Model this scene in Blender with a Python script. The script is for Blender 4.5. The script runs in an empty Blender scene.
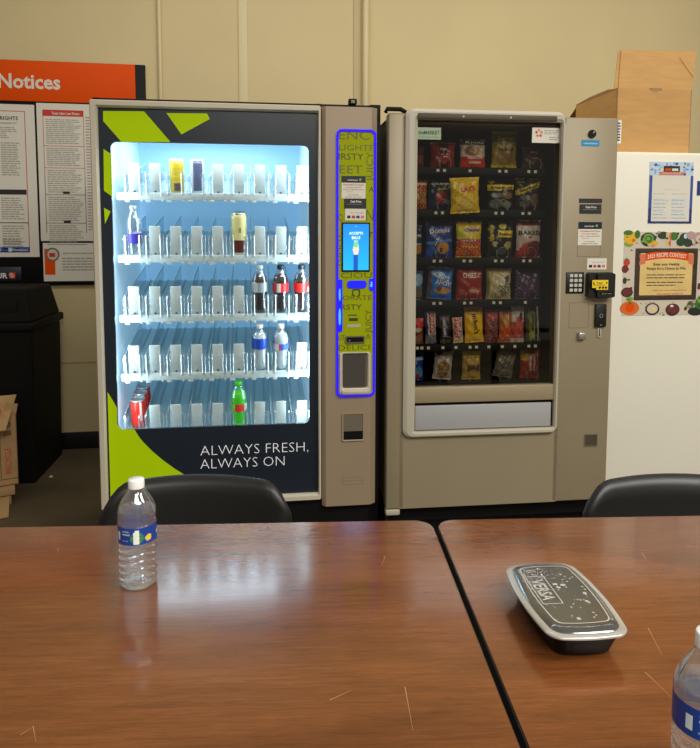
import bpy, bmesh, math, random
from mathutils import Vector, Matrix
random.seed(7)
SC = bpy.context.scene
COL = SC.collection
PI = math.pi
R = math.radians

# ------------------------------------------------------------------ camera
F, CX, CY = 690.0, 350.0, 294.2
PITCH, ROLL, YAW = R(4.939), R(0.139), R(9.162)
H = 1.34
fw = Vector((math.sin(YAW)*math.cos(PITCH), math.cos(YAW)*math.cos(PITCH), -math.sin(PITCH)))
r0 = Vector((math.cos(YAW), -math.sin(YAW), 0))
u0 = r0.cross(fw)
rt = math.cos(ROLL)*r0 + math.sin(ROLL)*u0
up = rt.cross(fw)
CAMP = Vector((0, 0, H))
cd = bpy.data.cameras.new('camera')
cam = bpy.data.objects.new('camera', cd)
COL.objects.link(cam)
m = Matrix.Identity(4)
for i in range(3):
    m[i][0], m[i][1], m[i][2], m[i][3] = rt[i], up[i], -fw[i], CAMP[i]
cam.matrix_world = m
cd.sensor_fit = 'HORIZONTAL'
cd.sensor_width = 36
cd.lens = F/700*36
cd.shift_y = (CY-374)/700
cd.clip_start = 0.05
SC.camera = cam

# surveyed photograph -> planes of the place
def ray(x, y):
    return fw + rt*((x-CX)/F) - up*((y-CY)/F)
def dep(x, y, d):
    return CAMP + ray(x, y)*d
def zpl(x, y, z):
    d = ray(x, y)
    return CAMP + d*((z-H)/d.z)
class Plane:
    def __init__(s, p0, ang):
        s.p = Vector((p0.x, p0.y, 0)); s.a = ang
        s.n = Vector((-math.sin(ang), math.cos(ang), 0)); s.e = Vector((math.cos(ang), math.sin(ang), 0))
        s.M = Matrix.Translation(s.p) @ Matrix.Rotation(ang, 4, 'Z')
    def at(s, x, y, v=0.0):
        d = ray(x, y)
        t = s.n.dot(s.p + s.n*v - CAMP)/s.n.dot(d)
        P = CAMP + d*t
        return s.e.dot(P - s.p), P.z
    def rect(s, x0, y0, x1, y1, v=0.0):
        a = s.at(x0, y0, v); b = s.at(x1, y1, v); c = s.at(x0, y1, v); d = s.at(x1, y0, v)
        return (a[0]+c[0])/2, (b[0]+d[0])/2, (b[1]+c[1])/2, (a[1]+d[1])/2   # x0,x1,z0,z1

# ------------------------------------------------------------------ materials
def lin(c):
    out = []
    for k in c[:3]:
        k = k/255.0
        out.append(k/12.92 if k <= .04045 else ((k+.055)/1.055)**2.4)
    return (*out, 1.0)
def mat(name, col, rough=.5, metal=0.0, emit=0.0, noise=0.0, nscale=8.0, bump=0.0, bscale=60.0, spec=.5, coat=0.0, ecol=None, stretch=(1, 1, 1)):
    M = bpy.data.materials.new(name); M.use_nodes = True
    nt = M.node_tree; b = nt.nodes['Principled BSDF']
    L = lin(col)
    b.inputs['Base Color'].default_value = L
    b.inputs['Roughness'].default_value = rough
    b.inputs['Metallic'].default_value = metal
    b.inputs['Specular IOR Level'].default_value = spec
    b.inputs['Coat Weight'].default_value = coat
    b.inputs['Coat Roughness'].default_value = .15
    if emit:
        b.inputs['Emission Color'].default_value = lin(ecol or col)
        b.inputs['Emission Strength'].default_value = emit
    if noise or bump:
        tc = nt.nodes.new('ShaderNodeTexCoord'); mp = nt.nodes.new('ShaderNodeMapping')
        mp.inputs['Scale'].default_value = stretch
        nt.links.new(tc.outputs['Object'], mp.inputs['Vector'])
    if noise:
        n = nt.nodes.new('ShaderNodeTexNoise'); n.inputs['Scale'].default_value = nscale; n.inputs['Detail'].default_value = 6
        nt.links.new(mp.outputs[0], n.inputs['Vector'])
        r = nt.nodes.new('ShaderNodeValToRGB')
        r.color_ramp.elements[0].position = .3; r.color_ramp.elements[1].position = .7
        r.color_ramp.elements[0].color = tuple(max(0, c*(1-noise)) for c in L[:3]) + (1,)
        r.color_ramp.elements[1].color = tuple(min(1, c*(1+noise)) for c in L[:3]) + (1,)
        nt.links.new(n.outputs['Fac'], r.inputs['Fac']); nt.links.new(r.outputs['Color'], b.inputs['Base Color'])
    if bump:
        n2 = nt.nodes.new('ShaderNodeTexNoise'); n2.inputs['Scale'].default_value = bscale; n2.inputs['Detail'].default_value = 3
        nt.links.new(mp.outputs[0], n2.inputs['Vector'])
        bp = nt.nodes.new('ShaderNodeBump'); bp.inputs['Strength'].default_value = bump; bp.inputs['Distance'].default_value = .003
        nt.links.new(n2.outputs['Fac'], bp.inputs['Height']); nt.links.new(bp.outputs[0], b.inputs['Normal'])
    return M
def clear(name, tint=(255, 255, 255), base=.06, edge=.7, rough=.08, gcol=(255, 255, 255), haze=0.0, hcol=(235, 240, 245)):
    """thin clear sheet: transparent, mirror share growing to the rim, optional haze"""
    M = bpy.data.materials.new(name); M.use_nodes = True
    nt = M.node_tree; nt.nodes.remove(nt.nodes['Principled BSDF'])
    out = nt.nodes['Material Output']
    t = nt.nodes.new('ShaderNodeBsdfTransparent'); t.inputs[0].default_value = lin(tint)
    g = nt.nodes.new('ShaderNodeBsdfGlossy'); g.inputs['Color'].default_value = lin(gcol); g.inputs['Roughness'].default_value = rough
    lw = nt.nodes.new('ShaderNodeLayerWeight'); lw.inputs['Blend'].default_value = .35
    mr = nt.nodes.new('ShaderNodeMapRange'); mr.inputs['To Min'].default_value = base; mr.inputs['To Max'].default_value = edge
    nt.links.new(lw.outputs['Facing'], mr.inputs['Value'])
    src = t
    if haze:
        d = nt.nodes.new('ShaderNodeBsdfDiffuse'); d.inputs[0].default_value = lin(hcol)
        mh = nt.nodes.new('ShaderNodeMixShader'); mh.inputs[0].default_value = haze
        nt.links.new(t.outputs[0], mh.inputs[1]); nt.links.new(d.outputs[0], mh.inputs[2]); src = mh
    mx = nt.nodes.new('ShaderNodeMixShader')
    nt.links.new(mr.outputs[0], mx.inputs[0]); nt.links.new(src.outputs[0], mx.inputs[1]); nt.links.new(g.outputs[0], mx.inputs[2])
    nt.links.new(mx.outputs[0], out.inputs['Surface'])
    return M
def attr_mat(name, rough=.35, spec=.5, bump=0.0):
    M = mat(name, (200, 200, 200), rough, spec=spec, bump=bump, bscale=35)
    nt = M.node_tree
    a = nt.nodes.new('ShaderNodeAttribute'); a.attribute_name = 'print'
    nt.links.new(a.outputs['Color'], nt.nodes['Principled BSDF'].inputs['Base Color'])
    return M
def wood_mat():
    M = bpy.data.materials.new('cherry_laminate'); M.use_nodes = True
    nt = M.node_tree; b = nt.nodes['Principled BSDF']; N = nt.nodes.new; L = nt.links.new
    tc = N('ShaderNodeTexCoord')
    def noise(scale, sc, det=8, dist=0.0, rough=.6):
        mp = N('ShaderNodeMapping'); mp.inputs['Scale'].default_value = sc; L(tc.outputs['Object'], mp.inputs['Vector'])
        n = N('ShaderNodeTexNoise'); n.inputs['Scale'].default_value = scale; n.inputs['Detail'].default_value = det
        n.inputs['Distortion'].default_value = dist; n.inputs['Roughness'].default_value = rough
        L(mp.outputs[0], n.inputs['Vector']); return n.outputs['Fac']
    def ramp(f, stops):
        r = N('ShaderNodeValToRGB'); e = r.color_ramp.elements
        e[0].position, e[0].color = stops[0][0], lin(stops[0][1]); e[1].position, e[1].color = stops[-1][0], lin(stops[-1][1])
        for p, c in stops[1:-1]:
            k = e.new(p); k.color = lin(c)
        L(f, r.inputs[0]); return r.outputs[0]
    def mixc(a, bb, fac, mode='MULTIPLY'):
        x = N('ShaderNodeMix'); x.data_type = 'RGBA'; x.blend_type = mode; x.inputs[0].default_value = fac
        L(a, x.inputs[6]); L(bb, x.inputs[7]); return x.outputs[2]
    big = ramp(noise(2.2, (.9, 4.0, 1), 6, .4), [(.28, (104, 58, 28)), (.5, (124, 72, 36)), (.74, (142, 86, 48))])
    streak = ramp(noise(5, (1.6, 26, 1), 8, .3), [(.3, (185, 178, 170)), (.52, (232, 230, 228)), (.75, (255, 255, 255))])
    fine = ramp(noise(14, (2.2, 30, 1), 6, 0, .75), [(.3, (165, 155, 150)), (.6, (255, 255, 255))])
    c = mixc(mixc(big, streak, .55), fine, .5)
    L(c, b.inputs['Base Color'])
    rr = N('ShaderNodeMapRange'); rr.inputs['To Min'].default_value = .13; rr.inputs['To Max'].default_value = .22
    L(noise(6, (1, 6, 1), 5), rr.inputs['Value']); L(rr.outputs[0], b.inputs['Roughness'])
    b.inputs['Specular IOR Level'].default_value = .6
    b.inputs['Coat Weight'].default_value = .4; b.inputs['Coat Roughness'].default_value = .09
    bp = N('ShaderNodeBump'); bp.inputs['Strength'].default_value = .025; bp.inputs['Distance'].default_value = .002
    L(noise(60, (1, 3, 1), 3), bp.inputs['Height']); L(bp.outputs[0], b.inputs['Normal'])
    return M
def floor_mat():
    M = mat('sealed_concrete', (92, 80, 60), .55, noise=.35, nscale=2.2, bump=.15, bscale=25)
    return M
def water_mat():
    M = bpy.data.materials.new('water'); M.use_nodes = True
    nt = M.node_tree; b = nt.nodes['Principled BSDF']
    b.inputs['Transmission Weight'].default_value = 1; b.inputs['IOR'].default_value = 1.33; b.inputs['Roughness'].default_value = 0.02
    b.inputs['Base Color'].default_value = (1, 1, 1, 1)
    t = nt.nodes.new('ShaderNodeBsdfTransparent'); d = nt.nodes.new('ShaderNodeBsdfDiffuse'); d.inputs[0].default_value = (.8, .79, .77, 1)
    m1 = nt.nodes.new('ShaderNodeMixShader'); m1.inputs[0].default_value = .12; m2 = nt.nodes.new('ShaderNodeMixShader'); m2.inputs[0].default_value = .5
    L = nt.links.new
    L(t.outputs[0], m1.inputs[1]); L(d.outputs[0], m1.inputs[2]); L(m1.outputs[0], m2.inputs[1]); L(b.outputs[0], m2.inputs[2]); L(m2.outputs[0], nt.nodes['Material Output'].inputs['Surface'])
    return M

MT = dict(
    wall=mat('wall_paint', (210, 191, 145), .7, noise=.05, nscale=1.3, bump=.05, bscale=90),
    trimp=mat('trim_paint', (214, 197, 154), .5), trims=mat('seam_paint', (192, 173, 128), .6),
    base=mat('black_vinyl', (16, 15, 14), .5),
    black=mat('black_metal', (10, 10, 10), .55, spec=.2), blackp=mat('black_plastic', (20, 20, 20), .42, bump=.1, bscale=300),
    canp=mat('can_plastic', (9, 9, 6), .7, spec=.2, bump=.2, bscale=200),
    slate=mat('graphic_slate', (27, 36, 48), .3, noise=.12, nscale=2), lime=mat('graphic_lime', (188, 222, 0), .6, spec=.12),
    olive=mat('panel_lime', (158, 168, 0), .6, spec=.12), oliveD=mat('panel_word', (98, 100, 18), .5), oliveDD=mat('panel_word_dark', (52, 56, 18), .5),
    silver=mat('frame_silver', (200, 190, 172), .42), silverL=mat('bezel_silver', (184, 176, 158), .4),
    taupe=mat('panel_taupe', (156, 137, 113), .45, metal=.1, noise=.03, nscale=3), taupeB=mat('door_taupe', (150, 137, 112), .45, metal=.1, noise=.05, nscale=2.5),
    taupeD=mat('recess_taupe', (110, 100, 84), .5), brown=mat('rail_brown', (74, 63, 48), .55),
    liner=mat('liner_white', (205, 222, 232), .5, emit=.32, ecol=(150, 195, 225)), linerB=mat('liner_back', (158, 190, 212), .5, emit=.5, ecol=(120, 175, 215)),  # both liners glow by themselves, added as even ambient light inside the case
    deck=mat('deck_grey', (158, 180, 186), .32, emit=.16, ecol=(120, 165, 180)), rail=mat('rail_white', (186, 200, 200), .35, noise=.12, nscale=60),  # deck has a faint glow added to lift its shaded lanes
    push=mat('pusher_white', (190, 202, 202), .4), dot=mat('dot_dark', (70, 60, 55), .5),
    fin=clear('fin_clear', (225, 236, 240), .1, .6, .12, haze=.12), gate=clear('gate_clear', (238, 245, 248), .16, .85, .12, haze=.10),
    glass=clear('door_glass', (250, 252, 252), .02, .35, .02), glassB=clear('tinted_glass', (212, 210, 202), .03, .3, .03),
    white=mat('paper_white', (222, 216, 203), .6), whiteW=mat('plastic_white', (232, 230, 225), .4), ink=mat('ink_grey', (158, 153, 143), .7),
    inkD=mat('ink_black', (34, 32, 32), .6), red=mat('ink_red', (196, 52, 40), .6), orange=mat('sign_orange', (226, 78, 0), .6, spec=.15),
    letter=mat('sign_letter', (226, 216, 200), .5), blue=mat('ink_blue', (50, 84, 160), .5), navy=mat('ink_navy', (32, 52, 120), .5), sky=mat('ink_sky', (122, 170, 220), .5),
    skyl=mat('ink_pale_sky', (190, 212, 235), .5), cyan=mat('sticker_cyan', (14, 140, 190), .5), pink=mat('ink_coral', (214, 116, 84), .5),
    led=mat('led_blue', (20, 12, 160), .6, emit=1.0, ecol=(52, 24, 255), spec=.1), bar=mat('bar_blue', (16, 20, 200), .3, emit=.9, ecol=(14, 24, 245)), barl=mat('bar_light', (70, 150, 255), .3, emit=1.2, ecol=(60, 150, 255)),
    scr1=mat('screen_top', (20, 120, 225), .3, emit=.85, ecol=(12, 128, 228)), scr2=mat('screen_low', (40, 190, 245), .3, emit=.9, ecol=(30, 182, 240)),
    scrw=mat('screen_white', (240, 250, 255), .3, emit=.9), scrs=mat('screen_sleeve', (20, 80, 180), .3, emit=.7, ecol=(16, 84, 190)), scrk=mat('screen_hand', (235, 205, 200), .3, emit=.7), scrg=mat('screen_green', (120, 215, 130), .3, emit=.6),
    slog=mat('slogan_white', (236, 238, 240), .4, emit=.22), yellow=mat('sticker_yellow', (240, 205, 30), .5), chrome=mat('chrome', (210, 210, 208), .15, metal=1.0), steel=mat('coil_steel', (190, 190, 185), .3, metal=.8),  # slogan letters carry a slight added glow to look whiter
    dark=mat('tray_dark', (12, 12, 11), .6, spec=.2), flap=mat('flap_white', (166, 166, 168), .32), key=mat('key_white', (200, 198, 190), .4),
    fridge=mat('fridge_white', (232, 227, 213), .4, noise=.015, nscale=3), card=mat('cardboard', (200, 154, 94), .75, noise=.07, nscale=9, stretch=(1, 1, 6)),
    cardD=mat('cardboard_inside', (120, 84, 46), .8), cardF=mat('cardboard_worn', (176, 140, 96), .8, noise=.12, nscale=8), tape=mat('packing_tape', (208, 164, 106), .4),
    wood=wood_mat(), edge=mat('table_edge', (22, 20, 20), .5), scratch=mat('scratch', (180, 130, 95), .5), leg=mat('table_leg', (30, 30, 31), .4, metal=.5),
    vinyl=mat('chair_vinyl', (20, 20, 20), .42, bump=.1, bscale=350), floor=floor_mat(),
    shell=clear('bottle_plastic', (250, 251, 252), .08, .7, .06, haze=.015), water=water_mat(), cap=mat('cap_white', (235, 235, 233), .4), capc=clear('cap_clear', (225, 235, 240), .2, .8, .15, haze=.25),
    lid=clear('lid_plastic', (226, 226, 224), .06, .5, .14, haze=.06, hcol=(225, 224, 220)), lidrim=clear('lid_rim', (215, 214, 210), .15, .6, .2, haze=.45, hcol=(220, 216, 208)), frost=clear('lid_frost', (200, 200, 198), .1, .5, .25, haze=.55, hcol=(230, 228, 222)),
    tray=mat('tray_black', (7, 7, 7), .4, spec=.25), print=attr_mat('wrapper_print', .32, bump=.25), paint=attr_mat('can_print', .3), labelp=attr_mat('label_print', .4),
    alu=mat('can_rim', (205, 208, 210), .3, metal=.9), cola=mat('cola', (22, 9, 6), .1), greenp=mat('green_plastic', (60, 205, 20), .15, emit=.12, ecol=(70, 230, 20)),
    purple=mat('label_purple', (62, 40, 150), .45), pale=mat('pale_fluid', (200, 216, 224), .2),
    plank=mat('poster_board', (222, 190, 120), .6, noise=.12, nscale=10), frameb=mat('poster_frame', (58, 44, 34), .5, noise=.3, nscale=30), tan=mat('bar_taupe', (156, 140, 112), .45, metal=.1),
    veg1=mat('ink_green', (62, 110, 40), .6), veg2=mat('ink_dark_green', (34, 62, 36), .6), veg3=mat('ink_lime', (120, 160, 60), .6), veg4=mat('ink_gold', (226, 176, 30), .6), veg5=mat('ink_pumpkin', (214, 104, 30), .6), veg6=mat('ink_wine', (110, 34, 40), .6), veg7=mat('ink_cream', (206, 194, 176), .6), veg8=mat('ink_bowl', (60, 40, 30), .6), veg9=mat('ink_mauve', (180, 150, 150), .6),
)

# ------------------------------------------------------------------ mesh builder
_TX = {}
def text_data(s, bold=0.0):
    k = (s, bold)
    if k in _TX: return _TX[k]
    c = bpy.data.curves.new('t', 'FONT'); c.body = s; c.size = 1; c.offset = bold; c.resolution_u = 2; c.align_x = 'LEFT'
    o = bpy.data.objects.new('t', c); COL.objects.link(o)
    dg = bpy.context.evaluated_depsgraph_get(); dg.update()
    me = bpy.data.meshes.new_from_object(o.evaluated_get(dg))
    V = [(v.co.x, v.co.y) for v in me.vertices]; P = [tuple(p.vertices) for p in me.polygons]
    bpy.data.objects.remove(o); bpy.data.curves.remove(c); bpy.data.meshes.remove(me)
    xs = [v[0] for v in V] or [0]
    _TX[k] = (V, P, min(xs), max(xs)); return _TX[k]
def rrect(x0, x1, z0, z1, r=0.0, n=5):
    if r <= 0: return [(x0, z0), (x1, z0), (x1, z1), (x0, z1)]
    out = []
    for cx, cz, a0 in ((x1-r, z0+r, -PI/2), (x1-r, z1-r, 0), (x0+r, z1-r, PI/2), (x0+r, z0+r, PI)):
        for i in range(n+1):
            a = a0 + PI/2*i/n
            out.append((cx+r*math.cos(a), cz+r*math.sin(a)))
    return out
class MB:
    def __init__(s): s.v = []; s.f = []; s.mi = []; s.sm = []; s.mats = []; s.col = {}
    def m(s, mt):
        if isinstance(mt, str): mt = MT[mt]
        if mt not in s.mats: s.mats.append(mt)
        return s.mats.index(mt)
    def add(s, V, Fc, mt, smooth=False, M=None, cols=None):
        b = len(s.v); i = s.m(mt)
        s.v.extend([tuple(M @ Vector(p)) for p in V] if M else [tuple(p) for p in V])
        for k, f in enumerate(Fc):
            if cols: s.col[len(s.f)] = cols[k]
            s.f.append(tuple(b+j for j in f)); s.mi.append(i); s.sm.append(smooth)
        return s
    def box(s, x0, x1, y0, y1, z0, z1, mt, bev=0.0, seg=2, M=None):
        if not bev:
            V = [(x, y, z) for x in (x0, x1) for y in (y0, y1) for z in (z0, z1)]
            return s.add(V, [(0, 1, 3, 2), (4, 6, 7, 5), (0, 4, 5, 1), (2, 3, 7, 6), (0, 2, 6, 4), (1, 5, 7, 3)], mt, M=M)
        bm = bmesh.new(); bmesh.ops.create_cube(bm, size=1)
        for v in bm.verts: v.co = Vector(((x0+x1)/2+v.co.x*(x1-x0), (y0+y1)/2+v.co.y*(y1-y0), (z0+z1)/2+v.co.z*(z1-z0)))
        bmesh.ops.bevel(bm, geom=bm.edges[:], offset=bev, segments=seg, profile=.5, affect='EDGES')
        bm.verts.index_update()
        s.add([v.co[:] for v in bm.verts], [[v.index for v in f.verts] for f in bm.faces], mt, seg > 1, M); bm.free(); return s
    def poly(s, pts, y, mt, M=None):                       # flat figure in x,z
        return s.add([(p[0], y, p[1]) for p in pts], [tuple(range(len(pts)))], mt, M=M)
    def rect(s, x0, x1, z0, z1, y, mt): return s.poly([(x0, z0), (x1, z0), (x1, z1), (x0, z1)], y, mt)
    def ell(s, x, z, rx, rz, y, mt, n=20, a0=0, a1=2*PI): return s.poly([(x+rx*math.cos(a0+(a1-a0)*i/n), z+rz*math.sin(a0+(a1-a0)*i/n)) for i in range(n)], y, mt)
    def prism(s, pts, y0, y1, mt, M=None, smooth=False, cap=True):
        n = len(pts); V = [(p[0], y0, p[1]) for p in pts]+[(p[0], y1, p[1]) for p in pts]
        Fc = [(i, (i+1) % n, n+(i+1) % n, n+i) for i in range(n)]
        s.add(V, Fc, mt, smooth, M)
        if cap: s.add(V, [tuple(range(n))[::-1], tuple(range(n, 2*n))], mt, False, M)
        return s
    def ring(s, outer, inner, y0, y1, mt, M=None, edge=0.0):
        """frame between two outlines of equal count; y0 is the face towards the viewer"""
        n = len(outer)
        def sh(p, q, k): return (p[0]+(q[0]-p[0])*k, p[1]+(q[1]-p[1])*k)
        k = edge
        L = [[(*o, y1) for o in outer], [(*o, y0+(abs(y1-y0)*.35 if k else 0)) for o in outer]]
        if k:
            L.append([(*sh(o, i, k), y0) for o, i in zip(outer, inner)]); L.append([(*sh(i, o, k), y0) for o, i in zip(outer, inner)])
        L += [[(*i, y0+(abs(y1-y0)*.35 if k else 0)) for i in inner], [(*i, y1) for i in inner]]
        V = [(p[0], p[2], p[1]) for l in L for p in l]; Fc = []
        for a in range(len(L)):
            b = (a+1) % len(L)
            Fc += [(a*n+i, a*n+(i+1) % n, b*n+(i+1) % n, b*n+i) for i in range(n)]
        return s.add(V, Fc, mt, False, M)
    def lathe(s, prof, mt, c=(0, 0, 0), n=24, M=None, caps=True, cols=None):
        V = []; Fc = []; cc = []
        for r_, z in prof:
            V += [(c[0]+r_*math.cos(2*PI*i/n), c[1]+r_*math.sin(2*PI*i/n), c[2]+z) for i in range(n)]
        for k in range(len(prof)-1):
            for i in range(n):
                Fc.append((k*n+i, k*n+(i+1) % n, (k+1)*n+(i+1) % n, (k+1)*n+i))
                if cols: cc.append(cols(i/n, (prof[k][1]+prof[k+1][1])/2))
        s.add(V, Fc, mt, True, M, cc or None)
        if caps:
            for k in (0, len(prof)-1):
                if prof[k][0] > 1e-5: s.add(V[k*n:(k+1)*n], [tuple(range(n))], mt, False, M, [cols(0, prof[k][1])] if cols else None)
        return s
    def tube(s, pts, r_, mt, n=8, M=None, closed=False):
        P = [Vector(p) for p in pts]; V = []; Fc = []; N = len(P)
        prev = None
        for i, p in enumerate(P):
            a = P[i-1] if (i or closed) else p; b = P[(i+1) % N] if (i < N-1 or closed) else p
            t = (b-a).normalized()
            if prev is None: q = t.orthogonal().normalized()
            else: q = (prev - t*prev.dot(t)).normalized()
            prev = q; w = t.cross(q)
            V += [tuple(p+(q*math.cos(2*PI*j/n)+w*math.sin(2*PI*j/n))*r_) for j in range(n)]
        for i in range(N if closed else N-1):
            k = (i+1) % N
            Fc += [(i*n+j, i*n+(j+1) % n, k*n+(j+1) % n, k*n+j) for j in range(n)]
        if not closed: Fc += [tuple(range(n)), tuple(range((N-1)*n, N*n))]
        return s.add(V, Fc, mt, True, M)
    def text(s, t, x, z, y, h, mt, w=None, align='C', rot=0.0, bold=0.0, warp=None, M=None):
        V, P, a, b = text_data(t, bold)
        sz = h/.73; sx = (w/(b-a)) if w else sz
        ox = {'L': -a, 'C': -(a+b)/2, 'R': -b}[align]
        c, d = math.cos(rot), math.sin(rot); out = []
        for px_, py_ in V:
            p, q = (px_+ox)*sx, py_*sz
            X, Z = x+p*c-q*d, z+p*d+q*c
            out.append((X, y if warp is None else warp(X, Z), Z))
        return s.add(out, P, mt, M=M)
    def lines(s, x0, x1, z0, z1, y, n, mt, fill=.42, jit=.25):     # rows of small print
        st = (z1-z0)/n
        for i in range(n):
            z = z1-(i+.5)*st; x = x0
            e = x1-(x1-x0)*random.random()*jit
            while x < e-.004:
                w = min(random.uniform(.012, .045), e-x)
                s.rect(x, x+w, z-st*fill/2, z+st*fill/2, y, mt); x += w+.004
        return s
    def build(s, name, parent=None, recalc=True, M=None):
        me = bpy.data.meshes.new(name); me.from_pydata(s.v, [], s.f)
        for mt in s.mats: me.materials.append(mt)
        me.polygons.foreach_set('material_index', s.mi); me.polygons.foreach_set('use_smooth', s.sm)
        if s.col:
            at = me.color_attributes.new('print', 'FLOAT_COLOR', 'CORNER')
            for fi, p in enumerate(me.polygons):
                c = lin(s.col.get(fi, (200, 200, 200)))
                for li in p.loop_indices: at.data[li].color = c
        if recalc:
            bm = bmesh.new(); bm.from_mesh(me); bmesh.ops.remove_doubles(bm, verts=bm.verts, dist=1e-6)
            bmesh.ops.recalc_face_normals(bm, faces=bm.faces); bm.to_mesh(me); bm.free()
        me.update()
        o = bpy.data.objects.new(name, me); COL.objects.link(o)
        if parent: o.parent = parent
        if M is not None: o.matrix_local = M
        return o
def tag(o, label, cat, group=None, kind=None):
    o['label'] = label; o['category'] = cat
    if group: o['group'] = group
    if kind: o['kind'] = kind
    return o
def thing(name, label, cat, M, group=None):
    o = bpy.data.objects.new(name, None); COL.objects.link(o); o.empty_display_size = .1; o.matrix_world = M
    return tag(o, label, cat, group)
def part(src, parent, M=None, name=None):
    c = src.copy(); COL.objects.link(c); c.parent = parent
    if M is not None: c.matrix_local = M
    return c
def struct(o): o['kind'] = 'structure'; return o
T = Matrix.Translation

# ------------------------------------------------------------------ the room
WALL = Plane(Vector((0, 4.45, 0)), 0)
b = MB(); b.box(-4.5, 6.5, 4.45, 4.6, 0, 4.6, 'wall')
z0 = WALL.at(80, 362)[1]
b.box(-4.5, 6.5, 4.447, 4.451, z0-.004, z0+.004, 'trims')
struct(b.build('wall_back'))
struct(MB().box(-4.5, 6.5, -3, 4.6, -.1, 0, 'floor').build('floor'))
struct(MB().box(-4.5, 6.5, 4.435, 4.45, 0, .105, 'base', bev=.004).build('baseboard_back'))
x = WALL.at(160, 50)[0]; struct(MB().tube([(x, 4.435, .11), (x, 4.435, 4.6)], .0125, 'trimp', 12).build('trim_1'))
x = WALL.at(243, 50)[0]; struct(MB().box(x-.028, x+.028, 4.442, 4.45, .11, 4.6, 'trimp', bev=.003).build('trim_2'))
x = WALL.at(365, 50)[0]; struct(MB().box(x-.075, x-.03, 4.443, 4.45, .11, 4.6, 'trims', bev=.003).tube([(x, 4.425, .11), (x, 4.425, 4.6)], .021, 'trimp', 12).build('trim_3'))

# ------------------------------------------------------------------ notice board and its papers
def W(x, y, v=-.02): return WALL.at(x, y, v)
WB = T((0, 4.4475, 0))
x1, zt = W(145, 67); zb = W(60, 285)[1]; xl = W(-95, 100)[0]
nb = thing('notice_board', 'wide black notice board with an orange header on the beige wall', 'notice board', WB)
MB().box(xl, x1, -.018, 0, zb, zt+.012, 'black', bev=.003).build('backing_board', nb)
hx1, hz1 = W(135, 65); hz0 = W(60, 102.5)[1]
hd = MB().box(xl, hx1, -.026, -.0185, hz0, hz1, 'orange', bev=.002).build('header', nb)
zN = W(30, 88.5)[1]; xa = W(-3.5, 80)[0]; xb = W(60.5, 80)[0]
MB().text('Employee Notices', xb, zN, -.027, .085, 'letter', w=(xb-xa)*2.28, align='R', bold=.026).build('lettering', hd)
def wallthing(name, label, cat, px, build, group=None):
    x0, x1, z0, z1 = WALL.rect(*px, v=-.02)
    o = thing(name, label, cat, T((x0, 4.4475-.0195, z0)), group)
    build(o, x1-x0, z1-z0)
    return o
def poster1(o, w, h):
    b = MB(); b.box(0, w, -.002, 0, 0, h, 'white')
    y = -.0026; r_ = w-.055
    for a, c in (((.02), h-.022),): pass
    for x in (.03, r_): b.rect(x-.002, x+.002, .03, h-.04, y, 'red')
    b.rect(.03, r_, h-.042, h-.038, y, 'red')
    b.text('EMPLOYEE RIGHTS', r_-.038, h-.092, y, .022, 'inkD', align='R', bold=.02, w=.25)
    b.text('UNDER THE FAIR LABOR STANDARDS ACT', r_-.045, h-.115, y, .009, 'inkD', align='R', w=.25)
    b.lines(.06, r_-.03, h-.20, h-.13, y, 6, 'ink')
    m_ = w*.62
    b.lines(.06, m_-.02, h-.52, h-.22, y, 22, 'ink'); b.lines(m_+.01, r_-.03, h-.42, h-.22, y, 15, 'ink')
    b.rect(m_-.02, r_-.005, h-.53, h-.50, y, 'inkD'); b.lines(m_, r_-.02, h-.68, h-.545, y, 10, 'ink'); b.lines(m_, r_-.02, h-.86, h-.71, y, 10, 'ink')
    b.rect(m_-.02, r_, h-.70, h-.695, y, 'inkD'); b.rect(m_-.02, r_, h-.875, h-.87, y, 'inkD'); b.rect(m_-.022, m_-.018, .05, h-.5, y, 'inkD')
    b.lines(.06, m_-.04, .1, h-.54, y, 24, 'ink'); b.rect(.06, m_-.04, .33, .345, y, 'inkD')
    b.lines(m_, r_-.02, .07, .11, y, 3, 'ink'); b.rect(m_-.015, r_, .028, .06, y, 'blue'); b.text('Workplace', r_-.01, .036, y-.0004, .016, 'whiteW', align='R', w=.09)
    b.rect(m_+.03, m_+.05, .032, .056, y-.0003, 'skyl')
    b.build('sheet', o)
wallthing('poster', 'white employee rights poster with thin red border lines on the notice board', 'poster', (-60, 103.6, 37, 257), poster1, 'papers on the notice board')
def poster2(o, w, h):
    b = MB(); b.box(0, w, -.002, 0, 0, h, 'white'); y = -.0026; x0, xr = .035, w-.11
    b.rect(x0, xr, h-.075, h-.038, y, 'red'); b.text('Texas Labor Law Poster', x0+.05, h-.065, y-.0004, .016, 'white', align='L', w=xr-x0-.07, bold=.02)
    for x in (x0, xr): b.rect(x-.0015, x+.0015, h-.43, h-.04, y, 'red'); b.rect(x-.0015, x+.0015, .05, h-.43, y, 'inkD')
    for k, (za, zc, n) in enumerate(((.09, .24, 13), (.26, .37, 10), (.39, .53, 11), (.55, .70, 12), (.72, .83, 9))):
        b.lines(x0+.015, xr-.012, h-zc, h-za, y, n, 'ink')
        b.rect(x0, xr, h-zc-.012, h-zc-.009, y, 'red' if k < 2 else 'inkD')
    b.rect(x0+.1, x0+.14, h-.535, h-.52, y-.0002, 'inkD'); b.rect(x0+.1, x0+.14, h-.71, h-.695, y-.0002, 'inkD')
    b.lines(xr+.012, w-.02, .06, h-.07, y, 40, 'ink', jit=.5)
    b.build('sheet', o)
wallthing('poster', 'white labor law poster with a red heading band on the notice board', 'poster', (38.8, 104, 104, 241), poster2, 'papers on the notice board')
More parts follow.
